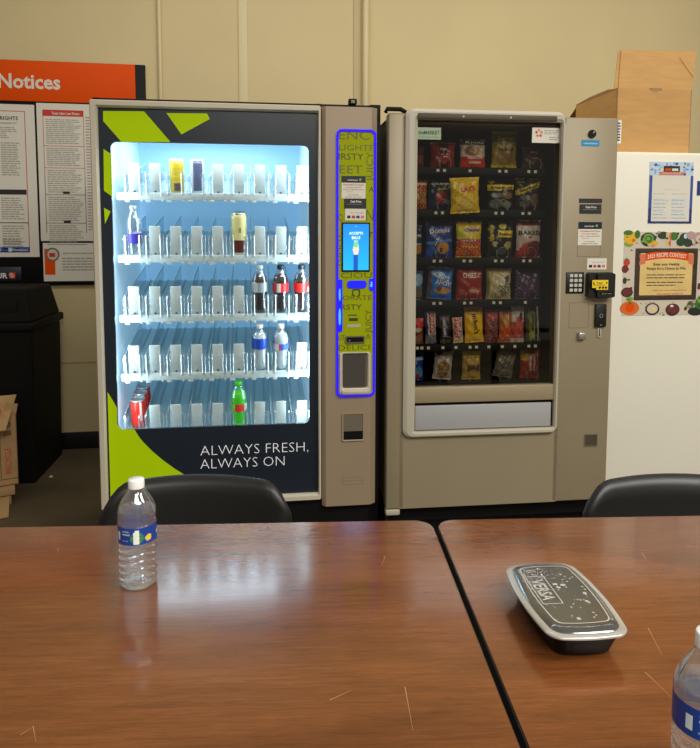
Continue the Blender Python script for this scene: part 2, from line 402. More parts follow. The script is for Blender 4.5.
def notice3(o, w, h):
    b = MB(); b.box(0, w, -.002, 0, 0, h, 'white'); y = -.0026
    b.rect(.008, .068, .04, h-.035, y, 'orange'); b.ell(.055, h-.07, .04, .042, y-.0003, 'taupeD'); b.ell(.055, h-.07, .03, .032, y-.0006, 'veg7'); b.rect(.035, .07, h-.085, h-.06, y-.0009, 'red')
    b.lines(.115, w-.02, h-.07, h-.055, y, 1, 'ink', jit=0); b.lines(.11, w-.02, .06, h-.085, y, 5, 'ink')
    b.build('sheet', o)
wallthing('notice', 'small white notice with an orange block and round emblem below the labor law poster', 'notice', (43.5, 243, 104, 281), notice3, 'papers on the notice board')
def sign4(o, w, h):
    b = MB(); b.box(0, w, -.004, 0, 0, h, 'slate', bev=.001); y = -.0046
    b.text('YOUR', w-.078, h*.18, y, h*.40, 'whiteW', align='R', bold=.02)
    b.rect(w-.068, w-.034, h*.18, h*.6, y, 'orange'); [b.text(t_, w-.051+d_*.007, h*.36-d_*.007, y-.0005, h*.1, 'whiteW', w=.022, rot=PI/4, bold=.02) for t_, d_ in (('THE', -1), ('HOME', 0), ('DEPOT', 1))]
    b.build('plate', o)
wallthing('name_plate', 'dark plate with white capitals and orange square above the black bin', 'sign', (-45, 267, 21.5, 281), sign4)

# ------------------------------------------------------------------ black bin in the corner
TC = Plane(Vector((zpl(36, 483, 0).x, 3.84, 0)), R(-2))
tc = thing('trash_can', 'tall black rectangular waste bin with hooded lid below the notice board', 'trash can', TC.M)
def taper(b, x0, x1, y0, y1, z0, z1, inset, mt, yin=None):
    yin = inset if yin is None else yin
    V = [(x0, y0, z0), (x1, y0, z0), (x1, y1, z0), (x0, y1, z0), (x0+inset, y0+yin, z1), (x1-inset, y0+yin, z1), (x1-inset, y1-yin, z1), (x0+inset, y1-yin, z1)]
    bm = bmesh.new(); vs = [bm.verts.new(v) for v in V]
    for f in ((3, 2, 1, 0), (4, 5, 6, 7), (0, 1, 5, 4), (1, 2, 6, 5), (2, 3, 7, 6), (3, 0, 4, 7)): bm.faces.new([vs[i] for i in f])
    bmesh.ops.bevel(bm, geom=bm.edges[:], offset=.012, segments=2, profile=.5, affect='EDGES'); bm.verts.index_update()
    b.add([v.co[:] for v in bm.verts], [[v.index for v in f.verts] for f in bm.faces], mt, False); bm.free(); return b
zr = 1.34-(326-234.6)/F*3.87
b = taper(MB(), -.56, 0, 0, .5, 0, zr, -.012, 'canp')
b.build('bin_body', tc)
b = MB().box(-.585, .028, -.028, .53, zr, zr+.045, 'canp', bev=.01)
b.build('rim', tc)
b = taper(MB(), -.565, .012, -.012, .51, zr+.045, zr+.222, .035, 'canp', .05)
b.box(-.50, -.06, -.018, -.001, zr+.055, zr+.16, 'canp', bev=.006, M=T((0, .02, 0)) )
b.build('hood_lid', tc)

# ------------------------------------------------------------------ worn cartons on the floor
CB = Plane(zpl(19.5, 503, 0), R(21))
cb = thing('cardboard_carton', 'worn brown carton with sagging open flaps and red print beside the black bin', 'cardboard box', CB.M)
zt_ = .475
b = MB(); z_ = .10
b.box(-.55, 0, 0, .004, z_, zt_, 'cardF').box(-.55, 0, .22, .224, z_, zt_, 'cardF').box(-.004, 0, 0, .22, z_, zt_, 'cardF').box(-.55, -.546, 0, .22, z_, zt_, 'cardF').box(-.55, 0, 0, .22, z_, z_+.004, 'cardF')
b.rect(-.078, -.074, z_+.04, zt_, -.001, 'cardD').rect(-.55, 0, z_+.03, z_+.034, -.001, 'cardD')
b.text('RECYCLE', -.03, z_+.06, -.0015, .028, 'red', rot=PI/2, align='L', w=.13)
b.ell(-.042, zt_-.07, .018, .02, -.0012, 'taupeD').rect(-.06, -.025, zt_-.125, zt_-.10, -.0012, 'cardD')
b.build('carton_body', cb)
b = MB(); fl = [(-.55, -.10, zt_-.075), (-.055, -.13, zt_-.06), (.012, .10, zt_+.055), (-.55, .10, zt_+.06)]
b.add(fl+[(p[0], p[1], p[2]-.005) for p in fl], [(0, 1, 2, 3), (4, 7, 6, 5), (0, 4, 5, 1), (1, 5, 6, 2), (2, 6, 7, 3), (3, 7, 4, 0)], 'cardF')
n_ = Vector((Vector(fl[1])-Vector(fl[0])).cross(Vector(fl[3])-Vector(fl[0]))).normalized()
u_ = Vector((1, 0, 0)); v_ = n_.cross(u_)
Mf = Matrix(((u_.x, n_.x*-1, v_.x, 0), (u_.y, -n_.y, v_.y, 0), (u_.z, -n_.z, v_.z, 0), (0, 0, 0, 1)))
Mf.translation = Vector((-.12, -.02, zt_+.0))+n_*.012
b.ring([(.055*math.cos(a), .05*math.sin(a)) for a in [2*PI*i/20 for i in range(20)]], [(.047*math.cos(a), .042*math.sin(a)) for a in [2*PI*i/20 for i in range(20)]], -.0004, 0, 'red', M=Mf)
b.text('PRODUCE', 0, -.01, -.0004, .02, 'red', w=.085, M=Mf)
b.build('top_flap', cb)
b = MB(); b.box(-.06, -.005, -.004, .0, zt_-.03, zt_+.02, 'cardF', M=Matrix.Rotation(R(12), 4, 'Y')@T((-.09, 0, .0)))
b.build('torn_edge', cb)
CB2 = CB.M @ T((0, -.015, 0))
cf = thing('flattened_carton', 'flattened carton lying under the worn brown carton with its loose flap on concrete', 'cardboard box', CB2)
MB().box(-.57, -.018, 0, .30, .052, .097, 'cardF', bev=.003).box(-.57, -.035, .01, .30, .002, .050, 'cardF', bev=.003).build('folded_body', cf)
fl = [(-.5, -.20, .004), (-.06, -.16, .004), (-.045, -.005, .045), (-.5, -.005, .048)]
MB().add(fl+[(p[0], p[1], p[2]+.004) for p in fl], [(0, 1, 2, 3), (4, 7, 6, 5), (0, 4, 5, 1), (1, 5, 6, 2), (2, 6, 7, 3), (3, 7, 4, 0)], 'cardF').build('loose_flap', cf)
for (x, y, s_) , lb in (((82, 448, .02), 'scrap of white paper on the concrete floor near the black baseboard'), ((51, 477, .012), 'tiny pale crumb of paper on the concrete floor beside the black bin')):
    p = zpl(x, y, 0); b = MB()
    b.add([(-s_, -s_*.6, .001), (s_, -s_*.5, .001), (s_*.8, s_*.7, .001), (-s_*.6, s_*.5, .001), (0, 0, .008), (-s_*.3, s_*.2, .011)], [(0, 1, 4), (1, 2, 4), (2, 3, 5, 4), (3, 0, 4, 5), (0, 3, 2, 1)], 'white')
    tag(b.build('paper_scrap', M=T(p)), lb, 'paper')

# ================================================================== drinks machine
A = Plane(dep(235, 300, 2.77), R(-1.22))
ma = thing('drinks_vending_machine', 'lit drinks vending machine with lime stripes and a blue-ringed payment column', 'vending machine', A.M)
VF = -.035
ax0 = A.at(94, 300, VF)[0]; ax1 = A.at(378, 300, VF)[0]
azt = A.at(200, 101.5, VF)[1]; azb = A.at(200, 507, VF)[1]
wx0, wx1, wz0, wz1 = A.rect(114.5, 144, 309, 426)
sx = A.at(321.5, 300, VF)[0]                     # seam between door and column
b = MB(); cz0, cz1 = .13, azt+.013
b.box(ax0+.006, ax0+.03, .013, .88, cz0, cz1, 'black').box(ax1-.03, ax1+.012, .0, .88, cz0, cz1, 'black').box(ax0+.006, ax1+.012, .013, .88, cz1-.03, cz1, 'black', bev=.004)
b.box(ax0+.004, ax1+.012, .0, .88, cz0, cz0+.1, 'black').box(ax0+.004, ax1+.012, .86, .88, cz0, cz1, 'black').box(wx1+.03, wx1+.05, .012, .86, cz0, cz1, 'black')
b.build('cabinet', ma)
b = MB(); b.box(ax0+.04, ax1-.04, .08, .8, .03, .13, 'black'); b.build('plinth', ma)
ft = MB().lathe([(.03, 0), (.03, .012), (.012, .016), (.012, .04), (.0, .04)], 'steel', n=14).build('levelling_foot', ma)
ft.matrix_local = T((ax0+.1, .03, 0)) 
for x in (ax1-.06, ax0+.1, ax1-.06):
    pass
part(ft, ma, T((ax1-.09, .03, 0)))
MB().box(ax1-.115, ax1-.035, -.004, .0, .075, .118, 'silver', bev=.003).rect(ax1-.078, ax1-.073, .075, .118, -.0045, 'taupeD').build('tape_strip', ma)
# liner
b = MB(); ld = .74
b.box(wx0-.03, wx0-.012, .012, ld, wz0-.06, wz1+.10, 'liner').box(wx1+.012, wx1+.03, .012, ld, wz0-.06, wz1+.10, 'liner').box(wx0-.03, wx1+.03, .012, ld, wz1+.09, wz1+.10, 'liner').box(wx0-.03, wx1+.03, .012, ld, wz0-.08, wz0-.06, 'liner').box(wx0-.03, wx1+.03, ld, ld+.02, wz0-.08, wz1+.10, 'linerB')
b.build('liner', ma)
# door frame
fo = rrect(ax0, sx, azb, azt, .008, 3)
gx0, gx1, gz0, gz1 = A.rect(103.5, 110.5, 318, 497, -.008)
b = MB().ring(fo, rrect(gx0, gx1, gz0, gz1, .004, 3), VF, .012, 'silver', edge=.22); b.build('door_frame', ma)
# graphic panel with the window cut out
wo = rrect(wx0, wx1, wz0, wz1, .022, 5); go = rrect(gx0-.004, gx1+.004, gz0-.004, gz1+.004, .002, 5)
b = MB().ring(go, wo, -.008, .006, 'slate')
gp = lambda pts: [A.at(x, y, -.009) for x, y in pts]
for pts in ([(103, 111), (144, 111.3), (170.5, 142), (121.5, 142), (103.2, 121)], [(166.5, 113), (207, 113.5), (209.8, 119), (181.4, 134.4)], [(103.5, 149), (111.5, 154.4), (112.3, 196.8), (104, 190.6)], [(104, 207.7), (110.5, 211.6), (105, 224)],
            [(107.5, 392), (112.5, 400), (117, 408), (117, 424), (120.5, 429), (134.5, 429.5), (139, 437), (144, 443), (152, 451), (162, 459.5), (175, 469), (189, 477.5), (205, 487), (221, 496.5), (110.5, 496.5)]):
    b.poly(gp(pts), -.0088, 'lime')
b.build('graphic_panel', ma)
b = MB()
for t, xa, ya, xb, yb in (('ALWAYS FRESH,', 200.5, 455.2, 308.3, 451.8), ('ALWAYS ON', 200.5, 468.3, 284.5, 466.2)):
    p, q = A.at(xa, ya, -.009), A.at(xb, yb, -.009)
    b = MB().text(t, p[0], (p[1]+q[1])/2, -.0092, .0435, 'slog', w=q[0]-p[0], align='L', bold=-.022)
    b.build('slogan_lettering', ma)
b = MB().poly(wo, -.002, 'glass'); b.build('window_glass', ma)
# shelves
LIP = [196.5, 258, 317, 374.5, 433]
VS = .075; TILT = R(10)
def lane_x(k, row): return A.at(134.6+20.9*k, LIP[row], VS)[0]
sw0, sw1 = wx0+.004, wx1+.012
shelves = []
proto = {}
pw = .0215
for row in range(5):
    z = A.at(215, LIP[row], VS)[1]
    b = MB()
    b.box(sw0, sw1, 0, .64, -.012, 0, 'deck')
    for k in range(9):
        xc = lane_x(k, row)
        for q in (-.022, .022): b.box(xc+q-.003, xc+q+.003, .02, .64, 0, .006, 'push')
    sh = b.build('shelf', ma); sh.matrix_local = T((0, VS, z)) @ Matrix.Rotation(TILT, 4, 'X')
    shelves.append((sh, z))
    b = MB(); b.box(sw0, sw1, -.012, 0, -.016, .014, 'rail', bev=.003)
    for k in range(9):
        xc = lane_x(k, row); b.box(xc-.036, xc-.016, -.014, -.004, -.024, -.014, 'rail', bev=.002); b.box(xc+.024, xc+.034, -.014, -.004, -.021, -.014, 'rail', bev=.002)
    b.build('front_rail', sh)
    for k in range(10):
        xd = lane_x(0, row)-.043+k*(lane_x(8, row)-lane_x(0, row))/8
        if 'div' not in proto:
            b = MB(); b.box(-.001, .001, .0, .62, .0, .075, 'fin'); b.box(-.0015, .0015, .0, .62, .073, .077, 'push')
            proto['div'] = b.build('lane_divider', sh); o = proto['div']; o.matrix_local = T((xd, .008, 0))
        else: o = part(proto['div'], sh, T((xd, .008, 0)))
    skip = {0: (2, 3), 1: (0, 5), 2: (6, 7, 8), 3: (6, 7), 4: (0, 5)}[row]
    for k in range(9):
        xc = lane_x(k, row)
        if k not in skip:
            if 'push' not in proto:
                b = MB(); b.box(-pw, pw, 0, .006, .004, .128, 'push', bev=.002); b.box(-pw-.003, pw+.003, -.001, .03, .002, .01, 'push', bev=.002)
                b.box(-pw, pw, -.0008, 0, .046, .05, 'rail'); b.ell(0, .016, .0045, .004, -.002, 'dot', 10)
                proto['push'] = b.build('pusher', sh); proto['push'].matrix_local = T((xc, .012, 0))
            else: part(proto['push'], sh, T((xc, .012, 0)))
        if 'gate' not in proto:
            b = MB()
            for sg in (-1, 1):
                V = []; Fc = []; n = 8; hz = [0.004, .03, .06, .088, .096]
                for j, zz in enumerate(hz):
                    for i in range(n+1):
                        a = PI*i/n; rr = .010*(1 if j < 4 else .7)
                        V.append((sg*(.036-.010+rr*math.cos(a)+.002), -.004-.010*math.sin(a), zz))
                for j in range(len(hz)-1): Fc += [(j*(n+1)+i, j*(n+1)+i+1, (j+1)*(n+1)+i+1, (j+1)*(n+1)+i) for i in range(n)]
                b.add(V, Fc, 'gate', True)
            proto['gate'] = b.build('lane_gate', sh, recalc=False); proto['gate'].matrix_local = T((xc, 0, 0))
        else: part(proto['gate'], sh, T((xc, 0, 0)))
# payment column
px0, px1, pz0, pz1 = sx+.003, ax1, A.at(350, 505, VF)[1], A.at(350, 107, VF)[1]
b = MB()
b.prism([(px0, .012), (px0, VF+.012), (px0+.014, VF-.004), (px1-.03, VF-.004), (px1-.006, VF+.014), (px1, .012)], pz0, pz1, 'taupe', M=Matrix(((1, 0, 0, 0), (0, 0, 1, 0), (0, 1, 0, 0), (0, 0, 0, 1))))
b.build('payment_column', ma)
yv = VF-.006
def rc(x0, y0, x1, y1, v=yv): return A.rect(x0, y0, x1, y1, v)
ex0, ex1, ez0, ez1 = rc(336.3, 129.5, 375.5, 396.5)
b = MB().ring(rrect(ex0, ex1, ez0, ez1, .022), rrect(ex0+.0085, ex1-.0085, ez0+.0085, ez1-.0085, .016), yv-.006, VF-.003, 'led'); b.build('light_ring', ma)
b = MB(); ix0, ix1, iz0, iz1 = ex0+.0085, ex1-.0085, ez0+.0085, ez1-.0085
b.prism(rrect(ix0, ix1, iz0, iz1, .016), yv, VF-.003, 'olive')
def zc(y): return A.at(356, y, yv)[1]
def xc_(x): return A.at(x, 250, yv)[0]
yt = yv-.0006
for t, xa, xb, y, h, mt in (('ENC', 338.8, 369, 139.5, .036, 'oliveD'), ('LIGHTF', 339, 373, 150.5, .024, 'oliveD'), ('IRSTY', 338.6, 363, 159.8, .026, 'oliveDD'), ('EET', 339.5, 362, 173.5, .034, 'oliveD'), ('A', 368.5, 373.5, 191.5, .02, 'oliveDD'), ('N', 366, 373.5, 221, .05, 'oliveD'), ('Q', 338.5, 343, 221, .03, 'oliveD'), ('CIOU', 341, 372, 278, .024, 'oliveD'),
                            ('RSTY', 341, 362, 309.5, .022, 'oliveDD'), ('ORATE', 342.5, 372, 300, .02, 'oliveD'), ('DELICI', 338.5, 370, 350.3, .024, 'oliveD'), ('UT', 338.5, 345, 340, .022, 'oliveD'), ('A', 366, 371, 339.5, .024, 'oliveD')):
    b.text(t, xc_(xa), zc(y), yt, h, mt, w=xc_(xb)-xc_(xa), align='L')
b.text('JUICY', xc_(372.5), zc(181), yt, .028, 'oliveD', w=.115, rot=PI/2, align='L')
b.text('JUICY', xc_(371.5), zc(333), yt, .026, 'oliveD', w=.095, rot=PI/2, align='L')
b.text('YUMMY', xc_(341), zc(268), yt, .02, 'oliveD', w=.14, rot=PI/2, align='L')
b.text('T', xc_(371), zc(237), yt, .022, 'oliveDD', align='C')
b.rect(xc_(348), xc_(357), zc(315.6), zc(314.6), yt, 'oliveDD').rect(xc_(349), xc_(358), zc(321), zc(318), yt, 'oliveDD').rect(xc_(347.5), xc_(361), zc(327), zc(324.3), yt, 'silverL')
fp = b.build('facing_panel', ma)
def sticker(px, plane, y, parent, kind):
    x0, x1, z0, z1 = plane.rect(*px, v=y); w, h = x1-x0, z1-z0
    b = MB(); b.box(x0, x1, y-.001, y, z0, z1, 'white' if kind != 'dark' else 'inkD'); t = y-.0014
    if kind == 'fee':
        b.rect(x0, x1, z1-h*.3, z1, t, 'slate'); b.text('cantaloupe', x0+w*.46, z1-h*.21, t-.0004, h*.085, 'whiteW', w=w*.42); b.ell(x0+w*.78, z1-h*.16, w*.055, w*.055, t-.0004, 'veg3')
        b.text('Convenience Fee Notice', x0+w*.5, z1-h*.42, t, h*.07, 'red', w=w*.86, bold=.02); b.text('a card fee is added to', x0+w*.5, z1-h*.53, t, h*.06, 'inkD', w=w*.7)
        b.text('every vended item price', x0+w*.5, z1-h*.63, t, h*.06, 'inkD', w=w*.84); b.text('cash price', x0+w*.32, z1-h*.72, t, h*.05, 'red', w=w*.3); b.text('to avoid fee', x0+w*.5, z1-h*.86, t, h*.055, 'inkD', w=w*.45); b.text('please use cash', x0+w*.5, z1-h*.95, t, h*.06, 'inkD', w=w*.66)
    elif kind == 'dark':
        b.text('Cash Price', x0+w*.52, z0+h*.6, t, h*.22, 'whiteW', w=w*.5, bold=.02); b.rect(x0+w*.1, x0+w*.9, z0+h*.2, z0+h*.28, t, 'slate'); b.rect(x0+w*.15, x0+w*.8, z0+h*.4, z0+h*.47, t, 'taupeD')
    elif kind == 'cards':
        b.text('we accept', x0+w*.58, z1-h*.4, t, h*.16, 'ink', w=w*.66)
        for k, c in enumerate(('slate', 'red', 'navy', 'pink')): b.rect(x0+w*(.1+.22*k), x0+w*(.26+.22*k), z0+h*.18, z0+h*.42, t, c)
    return b.build('sticker', parent)
sticker((341.5, 176, 365.5, 198.5), A, yv-.0012, ma, 'fee'); sticker((344.2, 198.5, 366.3, 208.6), A, yv-.0012, ma, 'dark'); sticker((345, 208.8, 365.8, 220.5), A, yv-.0012, ma, 'cards')
# touch screen
SCREEN = mat('screen_blue', (20, 120, 225), .3, emit=.9, ecol=(12, 128, 228))
nt = SCREEN.node_tree; tc_ = nt.nodes.new('ShaderNodeTexCoord'); sp_ = nt.nodes.new('ShaderNodeSeparateXYZ'); rp_ = nt.nodes.new('ShaderNodeValToRGB')
nt.links.new(tc_.outputs['Generated'], sp_.inputs[0]); nt.links.new(sp_.outputs['Z'], rp_.inputs[0]); nt.links.new(rp_.outputs[0], nt.nodes['Principled BSDF'].inputs['Emission Color'])
rp_.color_ramp.elements[0].color = lin((36, 190, 242)); rp_.color_ramp.elements[1].color = lin((10, 124, 226))
x0, x1, z0, z1 = rc(341.6, 222.5, 369.8, 271.5)
b = MB().box(x0, x1, yv-.006, yv, z0, z1, 'black', bev=.002); w, h = x1-x0, z1-z0; f = yv-.0064
sc_ = b.build('touch_screen', ma)
b = MB(); n = 10; X0, X1, Z0, Z1 = x0+.0055, x1-.0055, z0+.006, z1-.006
b.rect(X0, X1, Z0, Z1, f, SCREEN)
xm = (X0+X1)/2; g = f-.0005
b.text('ACCEPTS', xm, Z1-.042, g, .0105, 'scrw', w=.056, bold=.01).text('BILLS', xm, Z1-.060, g, .0115, 'scrw', w=.034, bold=.01).rect(xm-.009, xm+.009, Z1-.069, Z1-.067, g, 'scrw').rect(xm-.004, xm+.004, Z1-.011, Z1-.008, g, 'skyl')
b.rect(xm-.010, xm+.008, Z0, Z0+.062, g, 'scrs').poly([(xm-.008, Z0+.062), (xm+.007, Z0+.062), (xm+.012, Z0+.082), (xm+.010, Z0+.102), (xm-.009, Z0+.102), (xm-.013, Z0+.082)], g, 'scrk').poly([(xm-.01, Z0+.094), (xm+.007, Z0+.09), (xm+.009, Z0+.112), (xm-.008, Z0+.116)], g-.0004, 'scrg')
b.build('display', sc_)
# light bars, coin slot, delivery port, coin return
for px, r_, mt in (((336.9, 279.5, 342.4, 331.5), .004, 'bar'), ((347, 280.5, 366.5, 288.3), .013, 'bar'), ((369.2, 278.5, 374.6, 290.5), .004, 'bar')):
    x0, x1, z0, z1 = rc(*px); b = MB().prism(rrect(x0, x1, z0, z1, r_), yv-.004, yv, mt)
    if px[0] < 340: b.ell((x0+x1)/2, z0+.06, .005, .035, yv-.0045, 'barl'); b.ell((x0+x1)/2, z0+.15, .004, .025, yv-.0045, 'barl')
    elif px[0] > 360: b.ell((x0+x1)/2-.002, (z0+z1)/2+.008, .004, .004, yv-.0045, 'barl').rect(x0+.004, x0+.012, z0+.015, z0+.028, yv-.0045, 'barl')
    b.build('light_bar', ma)
x0, x1, z0, z1 = rc(352.3, 289, 360, 296); b = MB(); b.ring(rrect(x0, x1, z0, z1, .006), rrect(x0+.004, x1-.004, z0+.004, z1-.004, .004), yv-.003, yv, 'oliveDD').rect(x0+.01, x1-.01, z0, z0+.008, yv-.0035, 'olive'); b.build('button', ma)
x0, x1, z0, z1 = rc(345.2, 335.8, 364.6, 343.3); b = MB().ring(rrect(x0, x1, z0, z1, .004), rrect(x0+.005, x1-.005, z0+.005, z1-.005, .003), yv-.006, yv, 'taupeD').rect(x0+.004, x1-.004, z0+.004, z1-.004, yv-.001, 'black').ell(x0+.018, z0+.012, .004, .004, yv-.003, 'chrome'); b.build('coin_slot', ma)
x0, x1, z0, z1 = rc(339.3, 352, 370.6, 394.5); b = MB()
b.ring(rrect(x0, x1, z0, z1, .012), rrect(x0+.012, x1-.014, z0+.028, z1-.004, .01), yv-.012, yv, 'silver', edge=.3)
b.rect(x0+.01, x1-.01, z0+.02, z1-.004, yv-.002, 'taupeD')
b.poly(rrect(x0+.016, x1-.022, z0+.034, z1-.008, .006), yv-.0045, mat('port_flap', (84, 80, 76), .3, metal=.3))
b.box(x0+.008, x1-.008, yv-.028, yv-.008, z0+.004, z0+.024, 'silverL', bev=.006)
b.build('delivery_port', ma)
x0, x1, z0, z1 = rc(342, 413, 364.3, 441); b = MB().ring(rrect(x0, x1, z0, z1, .006), rrect(x0+.006, x1-.006, z0+.006, z1-.004, .005), yv-.004, yv+.002, 'taupe').rect(x0+.004, x1-.004, z0+.04, z1-.002, yv-.0012, 'taupeD').rect(x0+.004, x1-.004, z0+.004, z0+.042, yv-.0016, 'black').rect(x0+.004, x1-.004, z0+.003, z0+.007, yv-.0045, 'silverL'); b.build('coin_return', ma)
x0, x1, z0, z1 = rc(342.5, 475, 363, 484); b = MB()
for k in range(3): b.box(x0+.004*k, x1-.004*k, yv+.0005, yv+.0025, z0+k*.015, z0+k*.015+.003, 'taupe')
b.box(x0, x0+.003, yv+.0005, yv+.0025, z0, z1, 'taupe').box(x1-.003, x1, yv+.0005, yv+.0025, z0, z1, 'taupe'); b.build('raised_emblem', ma)
# bits on the top
zt0 = cz1; x0, x1 = A.at(349, 100)[0], A.at(357, 100)[0]
MB().box(x0, x1, .0, .03, zt0, zt0+.022, 'black', bev=.002).text('N', (x0+x1)/2, zt0+.005, -.001, .012, 'silverL', bold=.02).build('hinge_bracket', ma)

# ------------------------------------------------------------------ drinks on the shelves
def shelf_M(row, k, v=.04, dx=0.0):
    z = shelves[row][1]
    return A.M @ T((0, VS, z)) @ Matrix.Rotation(TILT, 4, 'X') @ T((lane_x(k, row)+dx, v, .0075))
def can(M, hh, r_, cols, label, group, lid=True):
    o = thing('beverage_can', label, 'can', M, group)
    b = MB().lathe([(r_*.78, 0), (r_*.95, .006), (r_, .012)]+[(r_, .012+(hh-.03)*i/14) for i in range(1, 15)]+[(r_*.9, hh-.006)], 'paint', n=20, cols=cols)
    b.build('can_body', o)
    MB().lathe([(r_*.92, hh-.006), (r_*.94, hh), (r_*.86, hh), (r_*.84, hh-.004), (.0001, hh-.004)], 'alu', n=20, caps=False).build('can_lid', o)
    return o
DG = 'drinks on the vending machine shelves'
front = lambda a, w=.12: abs(((a-.75+.5) % 1)-.5) < w
can(shelf_M(0, 2), .138, .0285, lambda a, z: ((92, 84, 92) if z < .042 and z > .012 and front(a, .08) else (196, 176, 60) if front(a, .1) and int(z*140) % 3 else (214, 190, 22)), 'yellow tall can standing on the top shelf of the lit drinks machine', DG)
can(shelf_M(0, 3), .138, .027, lambda a, z: ((88, 96, 124) if front(a, .14) and z > .012 else (206, 214, 222)), 'silver and slate-blue slim can on the top shelf beside the yellow can', DG)
can(shelf_M(1, 5), .175, .0315, lambda a, z: ((92, 34, 24) if z < .066 and front(a, .12) and z > .01 else (205, 190, 165) if z < .066 else (150, 140, 90) if (front(a, .05) and .1 < z < .12) else (214, 206, 140)), 'tall cream can with a brown lower block on the second shelf', DG)
def soda(M, label, fluid, lab, capm, hh=.215, r_=.0325, fill=.8, labz=(.10, .135), clearbody=False, labname='wrap_label', group=DG):
    o = thing('drink_bottle', label, 'bottle', M, group); s = hh/.215
    prof = [(.022, 0), (.029, .004), (r_, .014), (r_, .03), (r_*.93, .06), (r_*.9, .08), (r_, .098), (r_, .140), (r_*.96, .152), (r_*.78, .17), (.017, .186), (.013, .193), (.013, .2)]
    prof = [(a, z*s) for a, z in prof]
    if fluid:
        zf = fill*hh; pf = [(a*.97, z+.001) for a, z in prof if z < zf]; a0 = pf[-1][0]
        MB().lathe(pf+[(a0*.94, zf), (.0001, zf)], fluid, n=18).build('drink', o)
    MB().lathe(prof, 'shell', n=18, caps=False).build('bottle_body', o)
    z0, z1 = labz[0]*s, labz[1]*s
    MB().lathe([(r_*1.015, z0), (r_*1.015, (z0+z1)/2), (r_*1.015, z1)], 'labelp', n=24, caps=False, cols=lab).build(labname, o)
    MB().lathe([(.0145, .197*s), (.0145, .213*s), (.013, .215*s), (.0001, .215*s)], capm, n=16).build('bottle_cap', o)
    return o
soda(shelf_M(1, 0, .03), 'empty-looking clear bottle with a purple label at the end of the second shelf', None, lambda a, z: (62, 44, 160) if front(a, .3) else (190, 190, 225), 'capc', .20, .03, labz=(.055, .098))
soda(shelf_M(2, 6), 'dark cola bottle with a silver label and pale cap', 'cola', lambda a, z: (188, 196, 200) if not front(a, .05) else (150, 160, 168), 'push', .202, labz=(.098, .142))
soda(shelf_M(2, 7), 'dark cola bottle with red label showing a white patch, middle of the three colas', 'cola', lambda a, z: (228, 222, 215) if abs(a-.70) < .045 else (222, 30, 30), 'blackp', .202, labz=(.098, .138))
soda(shelf_M(2, 8), 'dark cola bottle with red label next to the frame of the drinks machine', 'cola', lambda a, z: (228, 222, 215) if abs(a-.88) < .04 and z < .12 else (222, 36, 30), 'blackp', .202, labz=(.098, .138))
soda(shelf_M(3, 6), 'water bottle with a deep blue label on the fourth shelf', 'pale', lambda a, z: (185, 205, 235) if (front(a, .1) and .122 < z < .128) else (30, 78, 190), 'whiteW', .195, labz=(.105, .155))
soda(shelf_M(3, 7), 'water bottle with blue, white and red label on the fourth shelf', 'pale', lambda a, z: (40, 80, 190) if abs(a-.78) < .07 else (200, 60, 60) if abs(a-.69) < .02 else (225, 228, 235) if a < .69 else (70, 100, 200), 'whiteW', .195, labz=(.098, .128))
soda(shelf_M(4, 5), 'bright green soda bottle with a red and white label on the bottom shelf', 'greenp', lambda a, z: (216, 50, 50) if (front(a, .09) and .085 < z < .105) else (215, 235, 215) if a > .8 else (110, 210, 60), 'greenp', hh=.205, labz=(.085, .118))
redc = lambda a, z: (232, 205, 200) if (abs(a-.80) < .03 and .03 < z < .11) else (214, 40, 24)
can(shelf_M(4, 0, .085, .006), .122, .031, redc, 'red can at the head of the lane on the bottom shelf', DG)
can(shelf_M(4, 0, .155, .006), .122, .031, redc, 'second red can in the bottom shelf lane, just behind the first', DG)
can(shelf_M(4, 0, .225, .006), .122, .031, redc, 'third red can in the bottom shelf lane, deepest in the queue', DG)

# ================================================================== snack machine
B = Plane(dep(500, 300, 2.87), R(-2.1))
mb_ = thing('snack_vending_machine', 'taupe snack vending machine with dark glass full of snack bags beside the refrigerator', 'vending machine', B.M)
bx0, bx1 = B.at(387, 300)[0], B.at(611, 300)[0]; bzt = B.at(500, 116)[1]; bzb = B.at(500, 503)[1]
bx0 = max(bx0, A.e.dot(Vector((0, 0, 0)))*0 + bx0)
ox0, ox1, oz0, oz1 = B.rect(404.5, 110, 561.5, 435.5, -.03)
hx0, hx1, hz0, hz1 = B.rect(415.7, 121, 556.8, 429, -.02)
gz0_ = B.at(485, 385, 0)[1]
b = MB()
# door leaf around the opening: four plates
b.box(bx0, ox0+.01, -.012, .05, bzb, bzt, 'taupeB', bev=.005).box(ox1-.01, bx1, -.012, .05, bzb, bzt, 'taupeB', bev=.006).box(ox0-.01, ox1+.01, -.012, .05, bzb, oz0+.02, 'taupeB').box(ox0-.01, ox1+.01, -.012, .05, hz1, bzt, 'taupeB')
b.build('door', mb_)
b = MB(); b.box(bx0+.01, bx0+.03, .05, .86, .12, bzt-.008, 'taupeB').box(bx1-.03, bx1-.01, .05, .86, .12, bzt-.008, 'taupeB').box(bx0+.01, bx1-.01, .05, .86, bzt-.03, bzt-.008, 'taupeB').box(bx0+.01, bx1-.01, .05, .86, .12, .2, 'black').box(bx0+.01, bx1-.01, .84, .86, .12, bzt-.008, 'dark')
b.box(hx0-.10, hx0-.082, .05, .84, .2, bzt-.03, 'dark').box(hx1+.012, hx1+.03, .05, .84, .2, bzt-.03, 'dark').box(hx0-.10, hx1+.03, .79, .84, .2, bzt-.03, 'dark')
b.build('cabinet', mb_)
MB().box(bx0+.04, bx1-.04, .08, .8, .02, .12, 'black').build('plinth', mb_)
bf = MB().lathe([(.032, 0), (.032, .014), (.012, .018), (.012, .12)], 'steel', n=14).build('levelling_foot', mb_); bf.matrix_local = T((bx0+.05, .07, 0))
